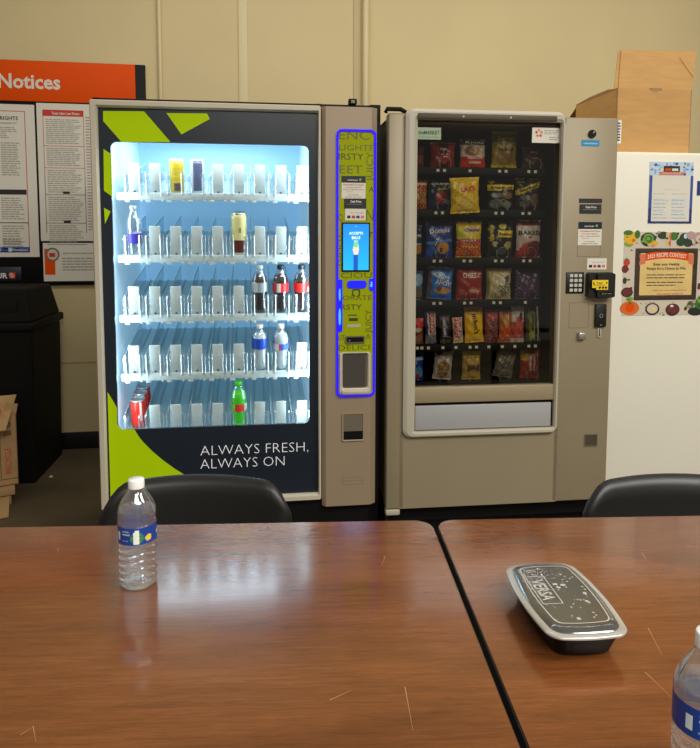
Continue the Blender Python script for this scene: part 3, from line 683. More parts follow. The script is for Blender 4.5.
part(bf, mb_, T((bx1-.05, .07, 0)))
MB().box(bx0+.0, bx0+.06, -.01, .03, bzb-.03, bzb-.003, 'silverL', bev=.006).build('bottom_hinge', mb_)
b = MB().ring(rrect(ox0, ox1, oz0, oz1, .035, 6), rrect(hx0, hx1, hz0, hz1, .006, 6), -.036, -.01, 'silverL', edge=.3); b.build('bezel', mb_)
x0, x1, z0, z1 = B.rect(418, 114.5, 557, 120, -.038)
b = MB().box(x0, x1, -.043, -.036, z0, z1, 'brown', bev=.002)
for k in (.32, .66): b.ell(x0+(x1-x0)*k, (z0+z1)/2, .004, .004, -.0435, 'silverL', 10)
b.build('top_rail', mb_)
x0, z0 = B.at(393, 114); MB().tube([(x0-.03, -.005, bzt+.001), (x0-.025, -.005, bzt+.016), (x0+.03, -.005, bzt+.016), (x0+.05, -.01, bzt+.003)], .009, 'black', 8).build('hinge_cover', mb_)
MB().rect(hx0-.004, hx1+.004, gz0_-.005, hz1+.004, 0, 'glassB').build('door_glass', mb_)
za, zb_ = B.at(485, 401.5, -.02)[1], gz0_
MB().box(hx0-.002, hx1+.002, -.022, .02, za, zb_, 'tan', bev=.003).build('sill_bar', mb_)
b = MB().box(hx0-.002, hx1+.002, -.006, .03, hz0-.004, za, 'black'); b.build('delivery_opening', mb_)
b = MB().box(hx0+.004, hx1-.008, -.018, -.007, hz0+.003, za-.012, 'flap', bev=.003); b.build('delivery_flap', mb_)
# payment side
S = B; ys = -.0125
def bt(name, px, fn, v=ys, parent=mb_):
    x0, x1, z0, z1 = S.rect(*px, v=v); b = MB(); fn(b, x0, x1, z0, z1, v); return b.build(name, parent)
bt('lock', (588, 130, 595.5, 138), lambda b, x0, x1, z0, z1, v: (b.prism([((x0+x1)/2+(x1-x0)/2*math.cos(2*PI*i/20), (z0+z1)/2+(x1-x0)/2*math.sin(2*PI*i/20)) for i in range(20)], v-.008, v, 'black'), b.poly([((x0+x1)/2+.001, (z0+z1)/2), ((x0+x1)/2+.012, (z0+z1)/2+.006), ((x0+x1)/2+.004, (z0+z1)/2+.014)], v-.0085, 'taupeB')))
bt('sticker', (581.5, 140, 599.3, 146.2), lambda b, x0, x1, z0, z1, v: (b.box(x0, x1, v-.001, v, z0, z1, 'cyan'), b.text('canteen', (x0+x1)/2, z0+(z1-z0)*.32, v-.0015, (z1-z0)*.34, 'skyl', w=(x1-x0)*.78, bold=.02)))
bt('sticker', (579, 198.6, 602, 203), lambda b, x0, x1, z0, z1, v: b.box(x0, x1, v-.001, v, z0, z1, 'inkD'))
sticker((579.4, 204.3, 601.3, 213.8), B, ys, mb_, 'dark'); sticker((578, 222, 601.5, 245.3), B, ys, mb_, 'fee'); sticker((587, 258.3, 606.5, 269.5), B, ys, mb_, 'cards')
bt('cover_plate', (577.5, 240, 600.5, 256.5), lambda b, x0, x1, z0, z1, v: (b.rect(x0, x0+.0015, z0, z1, v-.0003, 'taupeD'), b.rect(x1-.0015, x1, z0, z1, v-.0003, 'taupeD'), b.rect(x0, x1, z0, z0+.0015, v-.0003, 'taupeD')))
kp = bt('keypad', (565.8, 272, 583.5, 293.3), lambda b, x0, x1, z0, z1, v: b.box(x0, x1, v-.005, v, z0, z1, 'blackp', bev=.002))
x0, x1, z0, z1 = S.rect(565.8, 272, 583.5, 293.3, v=ys); kx, kz = (x1-x0)/4.0, (z1-z0)/4.9
ky = None; i = 0
for rr in range(4):
    for cc in range(3):
        M = T((x0+(x1-x0)*(.27+.25*cc), ys-.005, z1-(z1-z0)*(.17+.225*rr)))
        ch = '123456789*0#'[rr*3+cc]
        b = MB().box(-kx*.36, kx*.36, -.004, 0, -kz*.36, kz*.36, 'key', bev=.001, seg=1).text(ch, 0, -kz*.18, -.0045, kz*.36, 'ink')
        b.build('key', kp, M=M)
def reader(b, x0, x1, z0, z1, v):
    w, h = x1-x0, z1-z0
    b.prism([(x0, z0+.01), (x0, z1-.006), (x0+.006, z1), (x1-.004, z1), (x1, z1-.006), (x1, z0+.004), (x0+w*.3, z0)], v-.035, v, 'blackp')
    b.prism(rrect(x0+w*.28, x1, z0+h*.06, z1-.003, .006), v-.05, v-.034, 'blackp')
    b.rect(x0+w*.38, x0+w*.92, z0+h*.15, z0+h*.26, v-.0505, 'black'); b.text('insert card', x0+w*.65, z0+h*.18, v-.051, h*.05, 'silverL', w=w*.4)
cr = bt('card_reader', (585.3, 272.2, 609.3, 297.8), reader)
x0, x1, z0, z1 = S.rect(592.3, 280, 608.2, 289.8, v=ys-.052); w, h = x1-x0, z1-z0
b = MB().rect(x0, x1, z0+h*.2, z1, ys-.0515, 'yellow').rect(x0+w*.25, x1, z0, z0+h*.25, ys-.0515, 'yellow')
b.text('TAP', x0+w*.45, z1-h*.42, ys-.052, h*.2, 'inkD', w=w*.4, bold=.02); b.rect(x0+w*.12, x0+w*.8, z0+h*.45, z0+h*.5, ys-.052, 'inkD')
for k in (.48, .68, .86): b.ell(x0+w*k, z0+h*.22, w*.07, h*.14, ys-.052, 'inkD', 10)
b.ell(x0+w*.1, z0+h*.65, w*.04, h*.2, ys-.052, 'inkD', 10).ell(x0+w*.9, z0+h*.7, w*.04, h*.12, ys-.052, 'inkD', 10)
b.build('sticker', cr)
bt('service_plate', (569, 302.5, 588.5, 328), lambda b, x0, x1, z0, z1, v: (b.rect(x0, x1, z1-.0015, z1, v-.0003, 'taupeD'), b.rect(x0, x0+.0015, z0, z1, v-.0003, 'taupeD'), b.rect(x1-.0015, x1, z0, z1, v-.0003, 'taupeD'), b.rect(x0, x1, z0, z0+.0015, v-.0003, 'taupeD')))
bt('bill_validator', (594.2, 304, 605, 326.5), lambda b, x0, x1, z0, z1, v: (b.box(x0, x1, v-.015, v, z0, z1, 'blackp', bev=.003), b.ell((x0+x1)/2, z0+(z1-z0)*.5, .008, .009, v-.0155, 'steel'), b.ell((x0+x1)/2, z0+(z1-z0)*.5, .005, .006, v-.016, 'black'), b.text('$1', (x0+x1)/2, z0+.006, v-.0155, .006, 'silverL')))
bt('coin_slot', (597, 328.3, 600.6, 337.5), lambda b, x0, x1, z0, z1, v: (b.box(x0, x1, v-.006, v, z0, z1, 'silverL', bev=.002), b.rect((x0+x1)/2-.0022, (x0+x1)/2+.0022, z0+.006, z1-.001, v-.0065, 'black')))
bt('coin_return_lever', (577, 332, 584, 338.8), lambda b, x0, x1, z0, z1, v: b.box(x0, x1, v-.022, v, z0, z1, 'steel', bev=.004))
bt('coin_return', (584, 434, 597.2, 446.3), lambda b, x0, x1, z0, z1, v: (b.ring(rrect(x0, x1, z0, z1, .002, 2), rrect(x0+.004, x1-.004, z0+.004, z1-.004, .001, 2), v-.003, v, 'taupeD'), b.rect(x0+.003, x1-.003, z0+.003, z1-.003, v-.0006, 'brown')))
bt('sticker', (416.4, 127.5, 441, 139.5), lambda b, x0, x1, z0, z1, v: (b.box(x0, x1, v-.001, v, z0, z1, mat('label_mint', (150, 170, 140), .5)), b.text('theMARKET', (x0+x1)/2, z0+(z1-z0)*.42, v-.0015, (z1-z0)*.33, 'veg2', w=(x1-x0)*.86, bold=.02), b.text('fresh local vending', (x0+x1)/2, z0+(z1-z0)*.16, v-.0015, (z1-z0)*.1, 'veg2', w=(x1-x0)*.8)), v=-.002)
def card_(b, x0, x1, z0, z1, v):
    w, h = x1-x0, z1-z0
    b.box(x0, x1, v-.001, v, z0, z1, 'white')
    for k in range(5):
        a = PI/2+2*PI*k/5; b.ell(x0+w*.24+.011*math.cos(a), z0+h*.63+.012*math.sin(a), .0055, .0055, v-.0015, 'red' if k % 2 else 'pink', 10)
    b.lines(x0+w*.42, x1-.006, z0+h*.55, z1-h*.12, v-.0015, 3, 'ink'); b.lines(x0+w*.6, x1-.006, z0+h*.15, z0+h*.45, v-.0015, 2, 'ink')
bt('sticker', (532, 127.8, 560.3, 143), card_, v=-.002)

# trays
TAG = [170.5, 212.5, 260.2, 302, 346, 383]
VT = .085
trays = []
for r_, y in enumerate(TAG):
    z = B.at(485, y, VT)[1]
    b = MB().box(hx0-.08, hx1-.02, 0, .62, -.014, -.002, 'dark').box(hx0-.08, hx1-.02, -.006, 0, -.02, .012, 'dark', bev=.002)
    t = b.build('tray', mb_); t.matrix_local = T((0, VT, z)); trays.append((t, z))
_tag = None
def tag_at(row, x):
    global _tag
    X = B.at(x, TAG[row], VT)[0]; t = trays[row][0]
    if _tag is None:
        _tag = MB().box(-.0065, .0065, -.0025, 0, -.006, .006, 'white', bev=.001, seg=1).build('price_tag', t); _tag.matrix_local = T((X, -.006, -.003))
    else: part(_tag, t, T((X, -.006, -.003)))
_coil = None
def coil_at(row, x, rad=.026):
    global _coil
    X = B.at(x, TAG[row]-8, VT)[0]; t = trays[row][0]
    if _coil is None:
        pts = []
        for i in range(27): a = R(60)+R(330)*i/26; pts.append((.026*math.cos(a)*-1, .0+.006*i/26, .028+.026*math.sin(a)))
        q = pts[-1]
        pts += [(q[0]*.6, .016, .0016), (0, .04, .0012), (0, .3, .0012)]
        _coil = MB().tube(pts, .0011, 'steel', 6).build('spiral_coil', t); _coil.matrix_local = T((X, .004, .001)) @ Matrix.Diagonal((rad/.026, 1, rad/.026, 1))
    else: part(_coil, t, T((X, .004, .001)) @ Matrix.Diagonal((rad/.026, 1, rad/.026, 1)))

def design(base, items):
    def f(s, t):
        c = base
        for it in items:
            k = it[0]
            if k == 'band':
                tl = it[4] if len(it) > 4 else 0
                q = t-tl*(s-.5)
                if it[1] <= q < it[2]: c = it[3]
            elif k == 'ell':
                if ((s-it[1])/it[3])**2+((t-it[2])/it[4])**2 < 1: c = it[5]
            elif k == 'rect':
                if it[1] <= s < it[3] and it[2] <= t < it[4]: c = it[5]
            elif k == 'side':
                if s < it[1]: c = it[2]
            elif k == 'dots':
                if (math.sin(s*it[1]*7+t*3)*math.sin(t*it[1]*9-s*4)) > it[2]: c = it[3]
        return c
    return f
SG = 'snack packets in the vending machine'
def bag(name, label, cat, row, px, des, texts=(), thick=.05, lean=0.0, crimp=.045, v=.06, tilt=0.0, coil=True, seed=0, tags=2, drop=0.0):
    x0, x1, z0, z1 = B.rect(*px, v=VT+v)
    w, h = x1-x0, z1-z0
    zz = trays[row][1]
    rnd = random.Random(seed*13+len(label)); ph = [rnd.uniform(0, 6.28) for _ in range(6)]
    M = B.M @ T(((x0+x1)/2, VT+v, zz+.0045+abs(math.sin(tilt))*w/2-drop)) @ Matrix.Rotation(lean, 4, 'X') @ Matrix.Rotation(tilt, 4, 'Y')
    nx, nz = 20, 28
    def edge(t): return 1-.07*math.sin(PI*t)**.8+.012*math.sin(t*19+ph[0])
    def dfun(s, t):
        q = 0 if (t < crimp or t > 1-crimp) else math.sin(PI*(t-crimp)/(1-2*crimp))**.55
        side = max(0, 1-(2*s-1)**2)**.55
        wr = .0035*math.sin(s*11+t*7+ph[1])*math.sin(t*13+ph[2])+.0028*math.sin(s*23-t*9+ph[3])*(1-q*.5)
        zig = .0012*math.sin(s*70) if q == 0 else 0
        return thick/2*side*q + wr*(.25+.75*q)*min(1, side*2) + zig
    V = []; Fc = []; cols = []
    for sgn in (-1, 1):
        o = len(V)
        for j in range(nz+1):
            t = j/nz
            for i in range(nx+1):
                s = i/nx
                V.append(((s-.5)*w*edge(t), sgn*dfun(s, t)-(0.0004 if sgn < 0 else 0), t*h))
        for j in range(nz):
            for i in range(nx):
                a = o+j*(nx+1)+i
                Fc.append((a, a+1, a+nx+2, a+nx+1)); cols.append(des((i+.5)/nx, (j+.5)/nz) if sgn < 0 else des(.02, .5))
    b = MB().add(V, Fc, 'print', True, cols=cols)
    for tx, s, t, hh, mt, ww, rot in texts:
        def warp(X, Z):
            return -dfun(min(1, max(0, X/w+.5)), min(1, max(0, Z/h)))-.003
        if rot < -.8: hh = hh*.8*w/h; s = s-.5*hh*h/w
        b.text(tx, (s-.5)*w, t*h, 0, hh*h, mt, w=ww*(h if abs(rot) > .8 else w), rot=rot, bold=.015, warp=warp)
    o = b.build(name, recalc=False); o.matrix_world = M
    tag(o, label, cat, SG)
    xm_ = (px[0]+px[2])/2
    if coil: coil_at(row, xm_+3, .026 if w > .07 else .02)
    if tags == 2: tag_at(row, xm_-5); tag_at(row, xm_+1.5)
    elif tags == 1: tag_at(row, xm_-3)
    return o
K = {}
for n_, c_ in dict(tw=(232, 228, 220), tk=(22, 20, 20), ty=(240, 210, 40), tr=(200, 30, 40), tb=(40, 70, 170), tm=(120, 30, 30)).items(): K[n_] = mat('wrapper_ink_'+n_, c_, .4)
tw, tk, ty, tr_, tb, tm = (K[k] for k in ('tw', 'tk', 'ty', 'tr', 'tb', 'tm'))
blk = (26, 26, 25); yel = (226, 190, 22)
# row 1
bag('chip_bag', 'dark maroon chip bag cut off by the glass edge on the top tray', 'snack bag', 0, (406, 147, 424, 169.5), design((84, 30, 26), [('band', .3, .6, (120, 60, 40))]), seed=1, tags=0, coil=False)
bag('chip_bag', 'red chip bag with a dark central column on the top tray', 'snack bag', 0, (430, 142, 455, 169.5), design((128, 30, 24), [('rect', .3, .0, .68, 1, (52, 14, 12)), ('ell', .5, .4, .2, .2, (150, 50, 34)), ('ell', .5, .75, .16, .05, (150, 120, 110))]), seed=2)
bag('pork_rind_bag', 'white and red puffed snack bag with a brown picture on the top tray', 'snack bag', 0, (459.5, 138.5, 485.5, 169.5), design((190, 178, 164), [('band', 0, .42, (206, 52, 34)), ('band', .82, 1, (60, 48, 44)), ('ell', .42, .62, .3, .16, (140, 96, 60)), ('ell', .7, .6, .2, .1, (176, 140, 100)), ('rect', .3, .2, .8, .3, (220, 190, 160))]), [('Rinds', .55, .86, .08, tw, .7, 0), ('CRUNCHY', .55, .36, .07, tw, .6, 0)], seed=3, tags=1, coil=False)
bag('chip_bag', 'tall yellow-green chip bag standing highest on the top tray', 'snack bag', 0, (491, 130.5, 517, 170), design((150, 140, 40), [('band', .72, .92, (70, 106, 34)), ('ell', .5, .35, .36, .22, (126, 104, 44)), ('band', .0, .14, (196, 184, 40)), ('dots', 4, .55, (170, 96, 40))]), [('Garden', .5, .78, .08, ty, .6, 0), ('VEGGIE', .5, .5, .08, tk, .6, 0)], seed=4, coil=False)
bag('chip_bag', 'dull brown chip bag under the white card sticker on the top tray', 'snack bag', 0, (521.5, 145, 545, 169.5), design((70, 52, 40), [('ell', .4, .65, .2, .14, (120, 54, 34)), ('band', 0, .1, (60, 46, 38))]), [('BBQ', .45, .72, .09, tw, .3, 0)], seed=5)
# row 2
bag('chip_bag', 'red and gold chip bag cut off by the glass edge on the second tray', 'snack bag', 1, (406, 180, 427, 212), design((160, 40, 24), [('band', .25, .6, (150, 100, 46)), ('dots', 5, .4, (206, 160, 80)), ('band', .82, .9, (210, 190, 170))]), seed=6, tags=0, coil=False)
bag('chip_bag', 'black and navy chip bag with red burst on the second tray', 'snack bag', 1, (428, 180, 453, 212.5), design((28, 44, 82), [('band', .68, 1, (24, 26, 26)), ('ell', .5, .42, .26, .2, (190, 56, 38)), ('band', 0, .12, (36, 40, 70)), ('ell', .75, .3, .2, .07, (150, 156, 190))]), [('COOL RANCH', .45, .82, .06, tw, .7, 0), ('nacho', .5, .66, .06, ty, .4, .15)], seed=7)
bag('chip_bag', 'bright yellow chip bag tipping forward off the second tray', 'snack bag', 1, (450.5, 177.5, 480, 213), design((230, 190, 26), [('ell', .45, .3, .34, .22, (236, 206, 90)), ('ell', .58, .68, .26, .12, (226, 170, 30)), ('dots', 4, .6, (206, 160, 20))]), [("LAY'S", .58, .62, .13, tr_, .46, .08)], lean=R(3), tilt=R(-3), v=-.034, seed=8, coil=False, drop=.012)
bag('popcorn_bag', 'black popcorn bag with a level yellow band on the second tray', 'snack bag', 1, (486.5, 179, 514, 212), design(blk, [('band', .66, .82, yel, .03), ('ell', .3, .5, .2, .07, (120, 120, 112)), ('ell', .7, .5, .22, .1, (126, 96, 60)), ('ell', .3, .25, .24, .14, (104, 108, 104)), ('ell', .7, .22, .2, .1, (130, 126, 110)), ('ell', .15, .92, .12, .05, (196, 180, 60))]), [('Smartfood', .5, .69, .1, tk, .76, .0)], seed=9)
bag('popcorn_bag', 'black popcorn bag with a slanted yellow band on the second tray', 'snack bag', 1, (514.5, 177.5, 540, 211.5), design((30, 30, 29), [('band', .62, .78, (206, 176, 24), .28), ('ell', .4, .42, .26, .07, (110, 108, 100)), ('ell', .36, .24, .2, .12, (92, 92, 88)), ('ell', .75, .35, .18, .2, (110, 92, 62)), ('ell', .2, .9, .14, .06, (140, 150, 70)), ('ell', .6, .93, .14, .06, (120, 110, 50))]), [('Smartfood', .5, .66, .09, tk, .72, .3)], seed=10)
# row 3
bag('chip_bag', 'navy chip bag cut off by the glass edge on the third tray', 'snack bag', 2, (404, 226, 422, 259.5), design((26, 40, 72), [('ell', .7, .3, .3, .16, (176, 120, 40)), ('band', .42, .47, (150, 170, 200)), ('band', .6, .75, (60, 66, 84))]), [('os', .8, .66, .1, tw, .24, 0)], seed=11, tags=0, coil=False)
bag('chip_bag', 'blue corn chip bag with white lettering and orange chips on the third tray', 'snack bag', 2, (425, 222.5, 452.5, 259.5), design((30, 60, 140), [('band', .86, 1, (22, 34, 80)), ('ell', .62, .3, .24, .16, (206, 140, 50)), ('ell', .55, .24, .07, .07, (60, 50, 60)), ('band', .43, .5, (86, 130, 196), .1), ('ell', .2, .2, .16, .12, (50, 90, 180))]), [('Doritos', .5, .70, .13, tw, .72, .1), ('7', .36, .36, .2, tw, .12, -.2)], seed=12)
bag('chip_bag', 'yellow bag with red and orange lower half on the third tray', 'snack bag', 2, (455.5, 222, 481.5, 259), design((222, 206, 40), [('band', .0, .08, (226, 200, 60)), ('band', .08, .44, (196, 78, 24)), ('band', .42, .54, (170, 60, 90)), ('ell', .6, .78, .3, .08, (200, 180, 190)), ('dots', 5, .5, (232, 150, 40)), ('ell', .2, .65, .14, .1, (190, 200, 60))]), [('Chester', .6, .74, .09, tm, .62, .02), ('HOT', .5, .46, .06, tw, .5, 0), ('fries', .5, .30, .06, ty, .6, 0)], seed=13)
bag('popcorn_bag', 'black popcorn bag with a yellow patch and cream popcorn on the third tray', 'snack bag', 2, (487, 222, 513, 259.5), design((30, 32, 30), [('rect', .36, .58, .98, .74, (228, 196, 26)), ('ell', .56, .86, .16, .08, (196, 184, 60)), ('ell', .12, .8, .1, .12, (170, 160, 40)), ('ell', .12, .56, .1, .09, (190, 170, 40)), ('ell', .24, .4, .09, .07, (196, 188, 150)), ('ell', .76, .36, .14, .1, (170, 150, 90)), ('ell', .5, .2, .2, .1, (70, 84, 76))]), [('Smartfood', .67, .62, .08, tk, .56, -.06)], seed=14)
bag('chip_bag', 'white and dark red baked chip bag with black capitals on the third tray', 'snack bag', 2, (515.5, 220.5, 540.5, 259), design((206, 194, 180), [('band', .84, 1, (140, 40, 30)), ('band', 0, .2, (150, 34, 36)), ('ell', .7, .26, .36, .2, (120, 40, 44)), ('ell', .3, .2, .2, .16, (186, 60, 50)), ('ell', .5, .56, .1, .03, (196, 60, 50))]), [('BAKED', .5, .62, .11, tk, .84, .0), ("Lay's", .35, .36, .09, tr_, .3, .0)], seed=15)
# row 4
bag('cookie_bag', 'pale blue cookie bag cut off by the glass edge on the fourth tray', 'snack bag', 3, (404, 271.5, 423, 301), design((62, 100, 150), [('ell', .7, .7, .3, .2, (140, 170, 196)), ('band', 0, .4, (40, 52, 66)), ('ell', .75, .25, .2, .2, (110, 96, 90))]), seed=16, tags=0, coil=False)
bag('cookie_bag', 'bright blue cookie bag with brown cookies and slanted white lettering', 'snack bag', 3, (425.5, 269.5, 451.5, 302), design((34, 116, 206), [('ell', .35, .8, .25, .08, (120, 170, 220)), ('ell', .6, .28, .34, .1, (206, 150, 90)), ('ell', .45, .34, .12, .08, (110, 70, 40)), ('side', .14, (90, 84, 100)), ('band', .93, 1, (150, 180, 205))]), [('CHIPS', .5, .64, .15, tw, .6, -.3), ('AHOY!', .58, .44, .15, tw, .64, -.15)], tilt=R(4), seed=17, coil=False)
bag('cracker_bag', 'dark red cracker bag with white capitals on the fourth tray', 'snack bag', 3, (455.5, 267.5, 482.5, 302), design((150, 34, 30), [('band', .84, 1, (96, 36, 34)), ('ell', .66, .26, .3, .12, (186, 66, 56)), ('ell', .66, .26, .2, .05, (216, 170, 150)), ('ell', .2, .2, .12, .12, (170, 80, 60)), ('rect', .2, .62, .92, .80, (170, 36, 34))]), [('CHEEZ-IT', .56, .65, .14, tw, .68, .0)], seed=18)
bag('cookie_bag', 'clear bag of cream coloured cookies on the fourth tray', 'snack bag', 3, (485.5, 270.5, 511, 301.5), design((186, 170, 124), [('ell', .7, .4, .26, .3, (120, 104, 92)), ('ell', .6, .6, .1, .14, (206, 200, 196)), ('dots', 6, .35, (214, 200, 150)), ('ell', .8, .7, .1, .1, (110, 60, 90)), ('side', .12, (150, 130, 84))]), seed=19)
bag('cookie_bag', 'dark purple snack bag at the end of the fourth tray', 'snack bag', 3, (514.5, 271.5, 541, 301.5), design((64, 48, 82), [('dots', 5, .4, (110, 90, 120)), ('ell', .6, .4, .3, .2, (90, 66, 100)), ('band', .8, 1, (42, 36, 52))]), seed=20, tags=1)
# row 5
CB_ = 'candy and bars on the fifth tray'
bag('candy_bar', 'red topped candy bar cut off by the glass edge on the fifth tray', 'candy', 4, (409, 318, 423.5, 344), design((120, 60, 40), [('band', .66, 1, (196, 28, 24)), ('ell', .6, .55, .3, .08, (200, 180, 160)), ('ell', .6, .2, .3, .16, (150, 110, 84))]), thick=.025, seed=21, coil=False, tags=1)
bag('candy_bar', 'white and red upright candy wrapper with blue edge on the fifth tray', 'candy', 4, (425.5, 312, 436.5, 344), design((200, 196, 190), [('side', .22, (36, 56, 130)), ('rect', .34, .32, .86, .96, (180, 40, 40)), ('band', 0, .28, (130, 126, 122))]), [('CRUNCH', .6, .64, .34, tw, .58, -PI/2)], thick=.025, tilt=R(-2), seed=22, coil=False, tags=1)
bag('candy_bar', 'thin dark candy bar with pale lettering on the fifth tray', 'candy', 4, (440, 316, 451, 344), design((36, 28, 34), [('rect', .2, .2, .66, .94, (92, 84, 120)), ('band', 0, .14, (90, 80, 60))]), [('SNICKERS', .4, .55, .26, tw, .62, -PI/2+.05)], thick=.022, tilt=R(-2), seed=23, tags=1)
bag('candy_bar', 'red and white candy wrapper leaning on the fifth tray', 'candy', 4, (453.5, 319, 463.5, 344.5), design((206, 180, 150), [('rect', .1, .2, .9, .95, (190, 44, 44)), ('dots', 7, .3, (224, 200, 180)), ('band', 0, .14, (214, 190, 120))]), [('PAYDAY', .55, .55, .36, tw, .6, -PI/2+.1)], thick=.022, tilt=R(-4), seed=24, coil=False, tags=1)
bag('candy_bag', 'bright yellow candy packet with black upright lettering on the fifth tray', 'candy', 4, (465, 309, 484, 345), design((236, 184, 20), [('band', .86, 1, (206, 150, 40)), ('band', 0, .1, (226, 176, 30))]), [("m&m's", .56, .52, .32, tk, .56, -PI/2+.12)], thick=.035, tilt=R(-3), seed=25, coil=False)
bag('candy_bag', 'maroon candy packet beside the bright yellow one on the fifth tray', 'candy', 4, (484.5, 311, 498, 344), design((112, 34, 44), [('band', .7, .92, (176, 30, 54)), ('dots', 6, .45, (170, 140, 130)), ('side', .2, (140, 50, 40))]), thick=.03, seed=26, tags=1)
bag('candy_bag', 'burnt orange candy packet on the fifth tray', 'candy', 4, (498.5, 312, 511, 344), design((176, 96, 36), [('ell', .5, .3, .4, .24, (200, 84, 34)), ('ell', .55, .68, .2, .2, (196, 140, 70))]), thick=.03, seed=27, tags=1)
bag('candy_bag', 'white topped packet with coral lower half on the fifth tray', 'candy', 4, (510.5, 307, 524, 345), design((206, 200, 190), [('band', .1, .52, (190, 78, 64)), ('ell', .55, .5, .3, .2, (196, 90, 74)), ('ell', .7, .68, .16, .1, (60, 40, 44))]), [('ring', .7, .6, .08, tr_, .4, .5)], thick=.03, seed=28, tags=1)
bag('candy_bag', 'clear narrow packet with olive strips and shiny white edge on the fifth tray', 'candy', 4, (526, 309, 540.5, 345), design((70, 68, 36), [('rect', .2, .05, .42, .95, (120, 120, 40)), ('rect', .55, .05, .62, .9, (190, 190, 170)), ('rect', .8, .0, .9, .95, (206, 206, 196)), ('ell', .4, .2, .18, .14, (176, 170, 50))]), thick=.02, tilt=R(-3), seed=29, tags=2)
# row 6
bag('cookie_packet', 'deep blue cookie packet cut off by the glass edge on the lowest tray', 'snack packet', 5, (404, 355, 423.5, 383), design((24, 50, 130), [('ell', .75, .8, .3, .05, (170, 190, 220)), ('ell', .7, .3, .26, .22, (70, 130, 170)), ('ell', .7, .2, .1, .08, (190, 50, 50))]), thick=.04, seed=30, coil=False, tags=0)
bag('cookie_packet', 'white foil packet with brown biscuits on the lowest tray', 'snack packet', 5, (432, 352.5, 451, 383), design((176, 170, 164), [('ell', .5, .36, .36, .28, (120, 84, 54)), ('dots', 6, .4, (190, 160, 120)), ('ell', .2, .9, .2, .1, (50, 46, 44))]), thick=.04, tilt=R(5), seed=31, tags=0)
bag('chip_bag', 'dull yellow packet with black lettering on the lowest tray', 'snack packet', 5, (461.5, 354, 480.5, 383), design((176, 140, 60), [('band', .78, 1, (216, 180, 30)), ('rect', .2, .28, .95, .52, (110, 84, 30)), ('band', 0, .22, (190, 150, 50))]), [('DOVE', .6, .34, .16, tk, .6, .15)], thick=.04, seed=32, tags=0)
bag('cookie_packet', 'grey transparent packet tilted behind its coil on the lowest tray', 'snack packet', 5, (492, 358, 512, 383), design((92, 84, 70), [('ell', .55, .5, .32, .2, (60, 58, 54)), ('dots', 5, .5, (130, 122, 104)), ('band', .88, 1, (120, 112, 92))]), thick=.04, tilt=R(10), seed=33, tags=0)
bag('cookie_packet', 'red and yellow packet with pale stripes on the lowest tray', 'snack packet', 5, (519.5, 350, 540, 380), design((140, 36, 30), [('rect', 0, .6, .45, 1, (186, 140, 50)), ('rect', .42, .25, .5, .8, (180, 150, 140)), ('rect', .62, .25, .69, .85, (180, 150, 140)), ('rect', .8, .3, .86, .85, (180, 150, 140)), ('band', 0, .12, (176, 40, 34))]), thick=.04, seed=34, tags=0)
for x in (417, 421.5): tag_at(4, x)

# ================================================================== refrigerator with its papers and box
Cp = Plane(dep(655, 250, 3.0), R(-1.6))
fx0 = Cp.at(606, 400)[0]; fzt = Cp.at(650, 152)[1]
fr = thing('refrigerator', 'plain white refrigerator covered with two printed papers beside the snack machine', 'refrigerator', Cp.M)
fx0 = max(fx0, B.e.dot(Vector(fr.location))*0+fx0)
MB().box(fx0-.02, fx0+.86, .045, .72, .03, fzt-.004, 'fridge', bev=.008).build('body', fr)
MB().box(fx0-.02, fx0+.86, 0, .042, .1, fzt, 'fridge', bev=.012, seg=3).build('front_door', fr)
MB().box(fx0+.02, fx0+.82, .06, .68, 0, .035, 'black').build('base_grille', fr)
def fridgepaper(name, label, px, fn, group='papers on the refrigerator'):
    x0, x1, z0, z1 = Cp.rect(*px, v=-.001)
    o = thing(name, label, 'poster' if name != 'flyer' else 'flyer', Cp.M @ T((x0, -.0008, z0)), group)
    b = MB(); fn(b, x1-x0, z1-z0); b.build('sheet', o); return o
def flyer(b, w, h):
    b.box(0, w, -.0012, 0, 0, h, 'white'); y = -.0018
    b.rect(0, w, 0, h*.04, y, 'navy').rect(0, w*.065, 0, h*.24, y, 'navy').rect(w*.935, w, 0, h*.24, y, 'navy').rect(0, w*.065, h*.24, h*.78, y, 'blue').rect(w*.935, w, h*.24, h*.78, y, 'blue')
    b.rect(0, w, h*.78, h, y, 'skyl')
    rnd = random.Random(3)
    for k in range(46):
        x_, z_ = rnd.uniform(.03, .97)*w, h*rnd.uniform(.795, .985)
        if abs(x_/w-.5) < .2 and z_ < h*.9: continue
        b.ell(x_, z_, rnd.uniform(.003, .009), rnd.uniform(.003, .008), y-.0002-.00001*k, rnd.choice(['sky', 'blue', 'white', 'sky']), 7)
    b.poly([(w*.065, h*.035), (w*.935, h*.035), (w*.935, h*.78), (w*.065, h*.78)], y-.0008, 'white')
    b.rect(w*.31, w*.68, h*.84, h*.935, y-.001, 'inkD').rect(w*.34, w*.48, h*.855, h*.895, y-.0014, 'orange').rect(w*.5, w*.64, h*.855, h*.895, y-.0014, 'white')
    b.poly([(w*.2, h*.79), (w*.8, h*.79), (w*.77, h*.81), (w*.8, h*.835), (w*.2, h*.835), (w*.23, h*.81)], y-.0016, 'pink'); b.text('HEALTHY RECIPES', w*.5, h*.802, y-.002, h*.02, 'white', w=w*.42)
    b.text('scan to learn more', w*.5, h*.55, y-.001, h*.012, 'ink', w=w*.34)
    for x0_, x1_ in ((.1, .44), (.52, .88)):
        b.lines(w*x0_, w*x1_, h*.475, h*.49, y-.001, 1, 'ink', jit=.3)
        b.lines(w*x0_, w*x1_, h*.07, h*.42, y-.001, 8, 'skyl', jit=.3, fill=.35); b.lines(w*x0_, w*x1_, h*.06, h*.41, y-.0012, 6, 'ink', jit=.4, fill=.14)
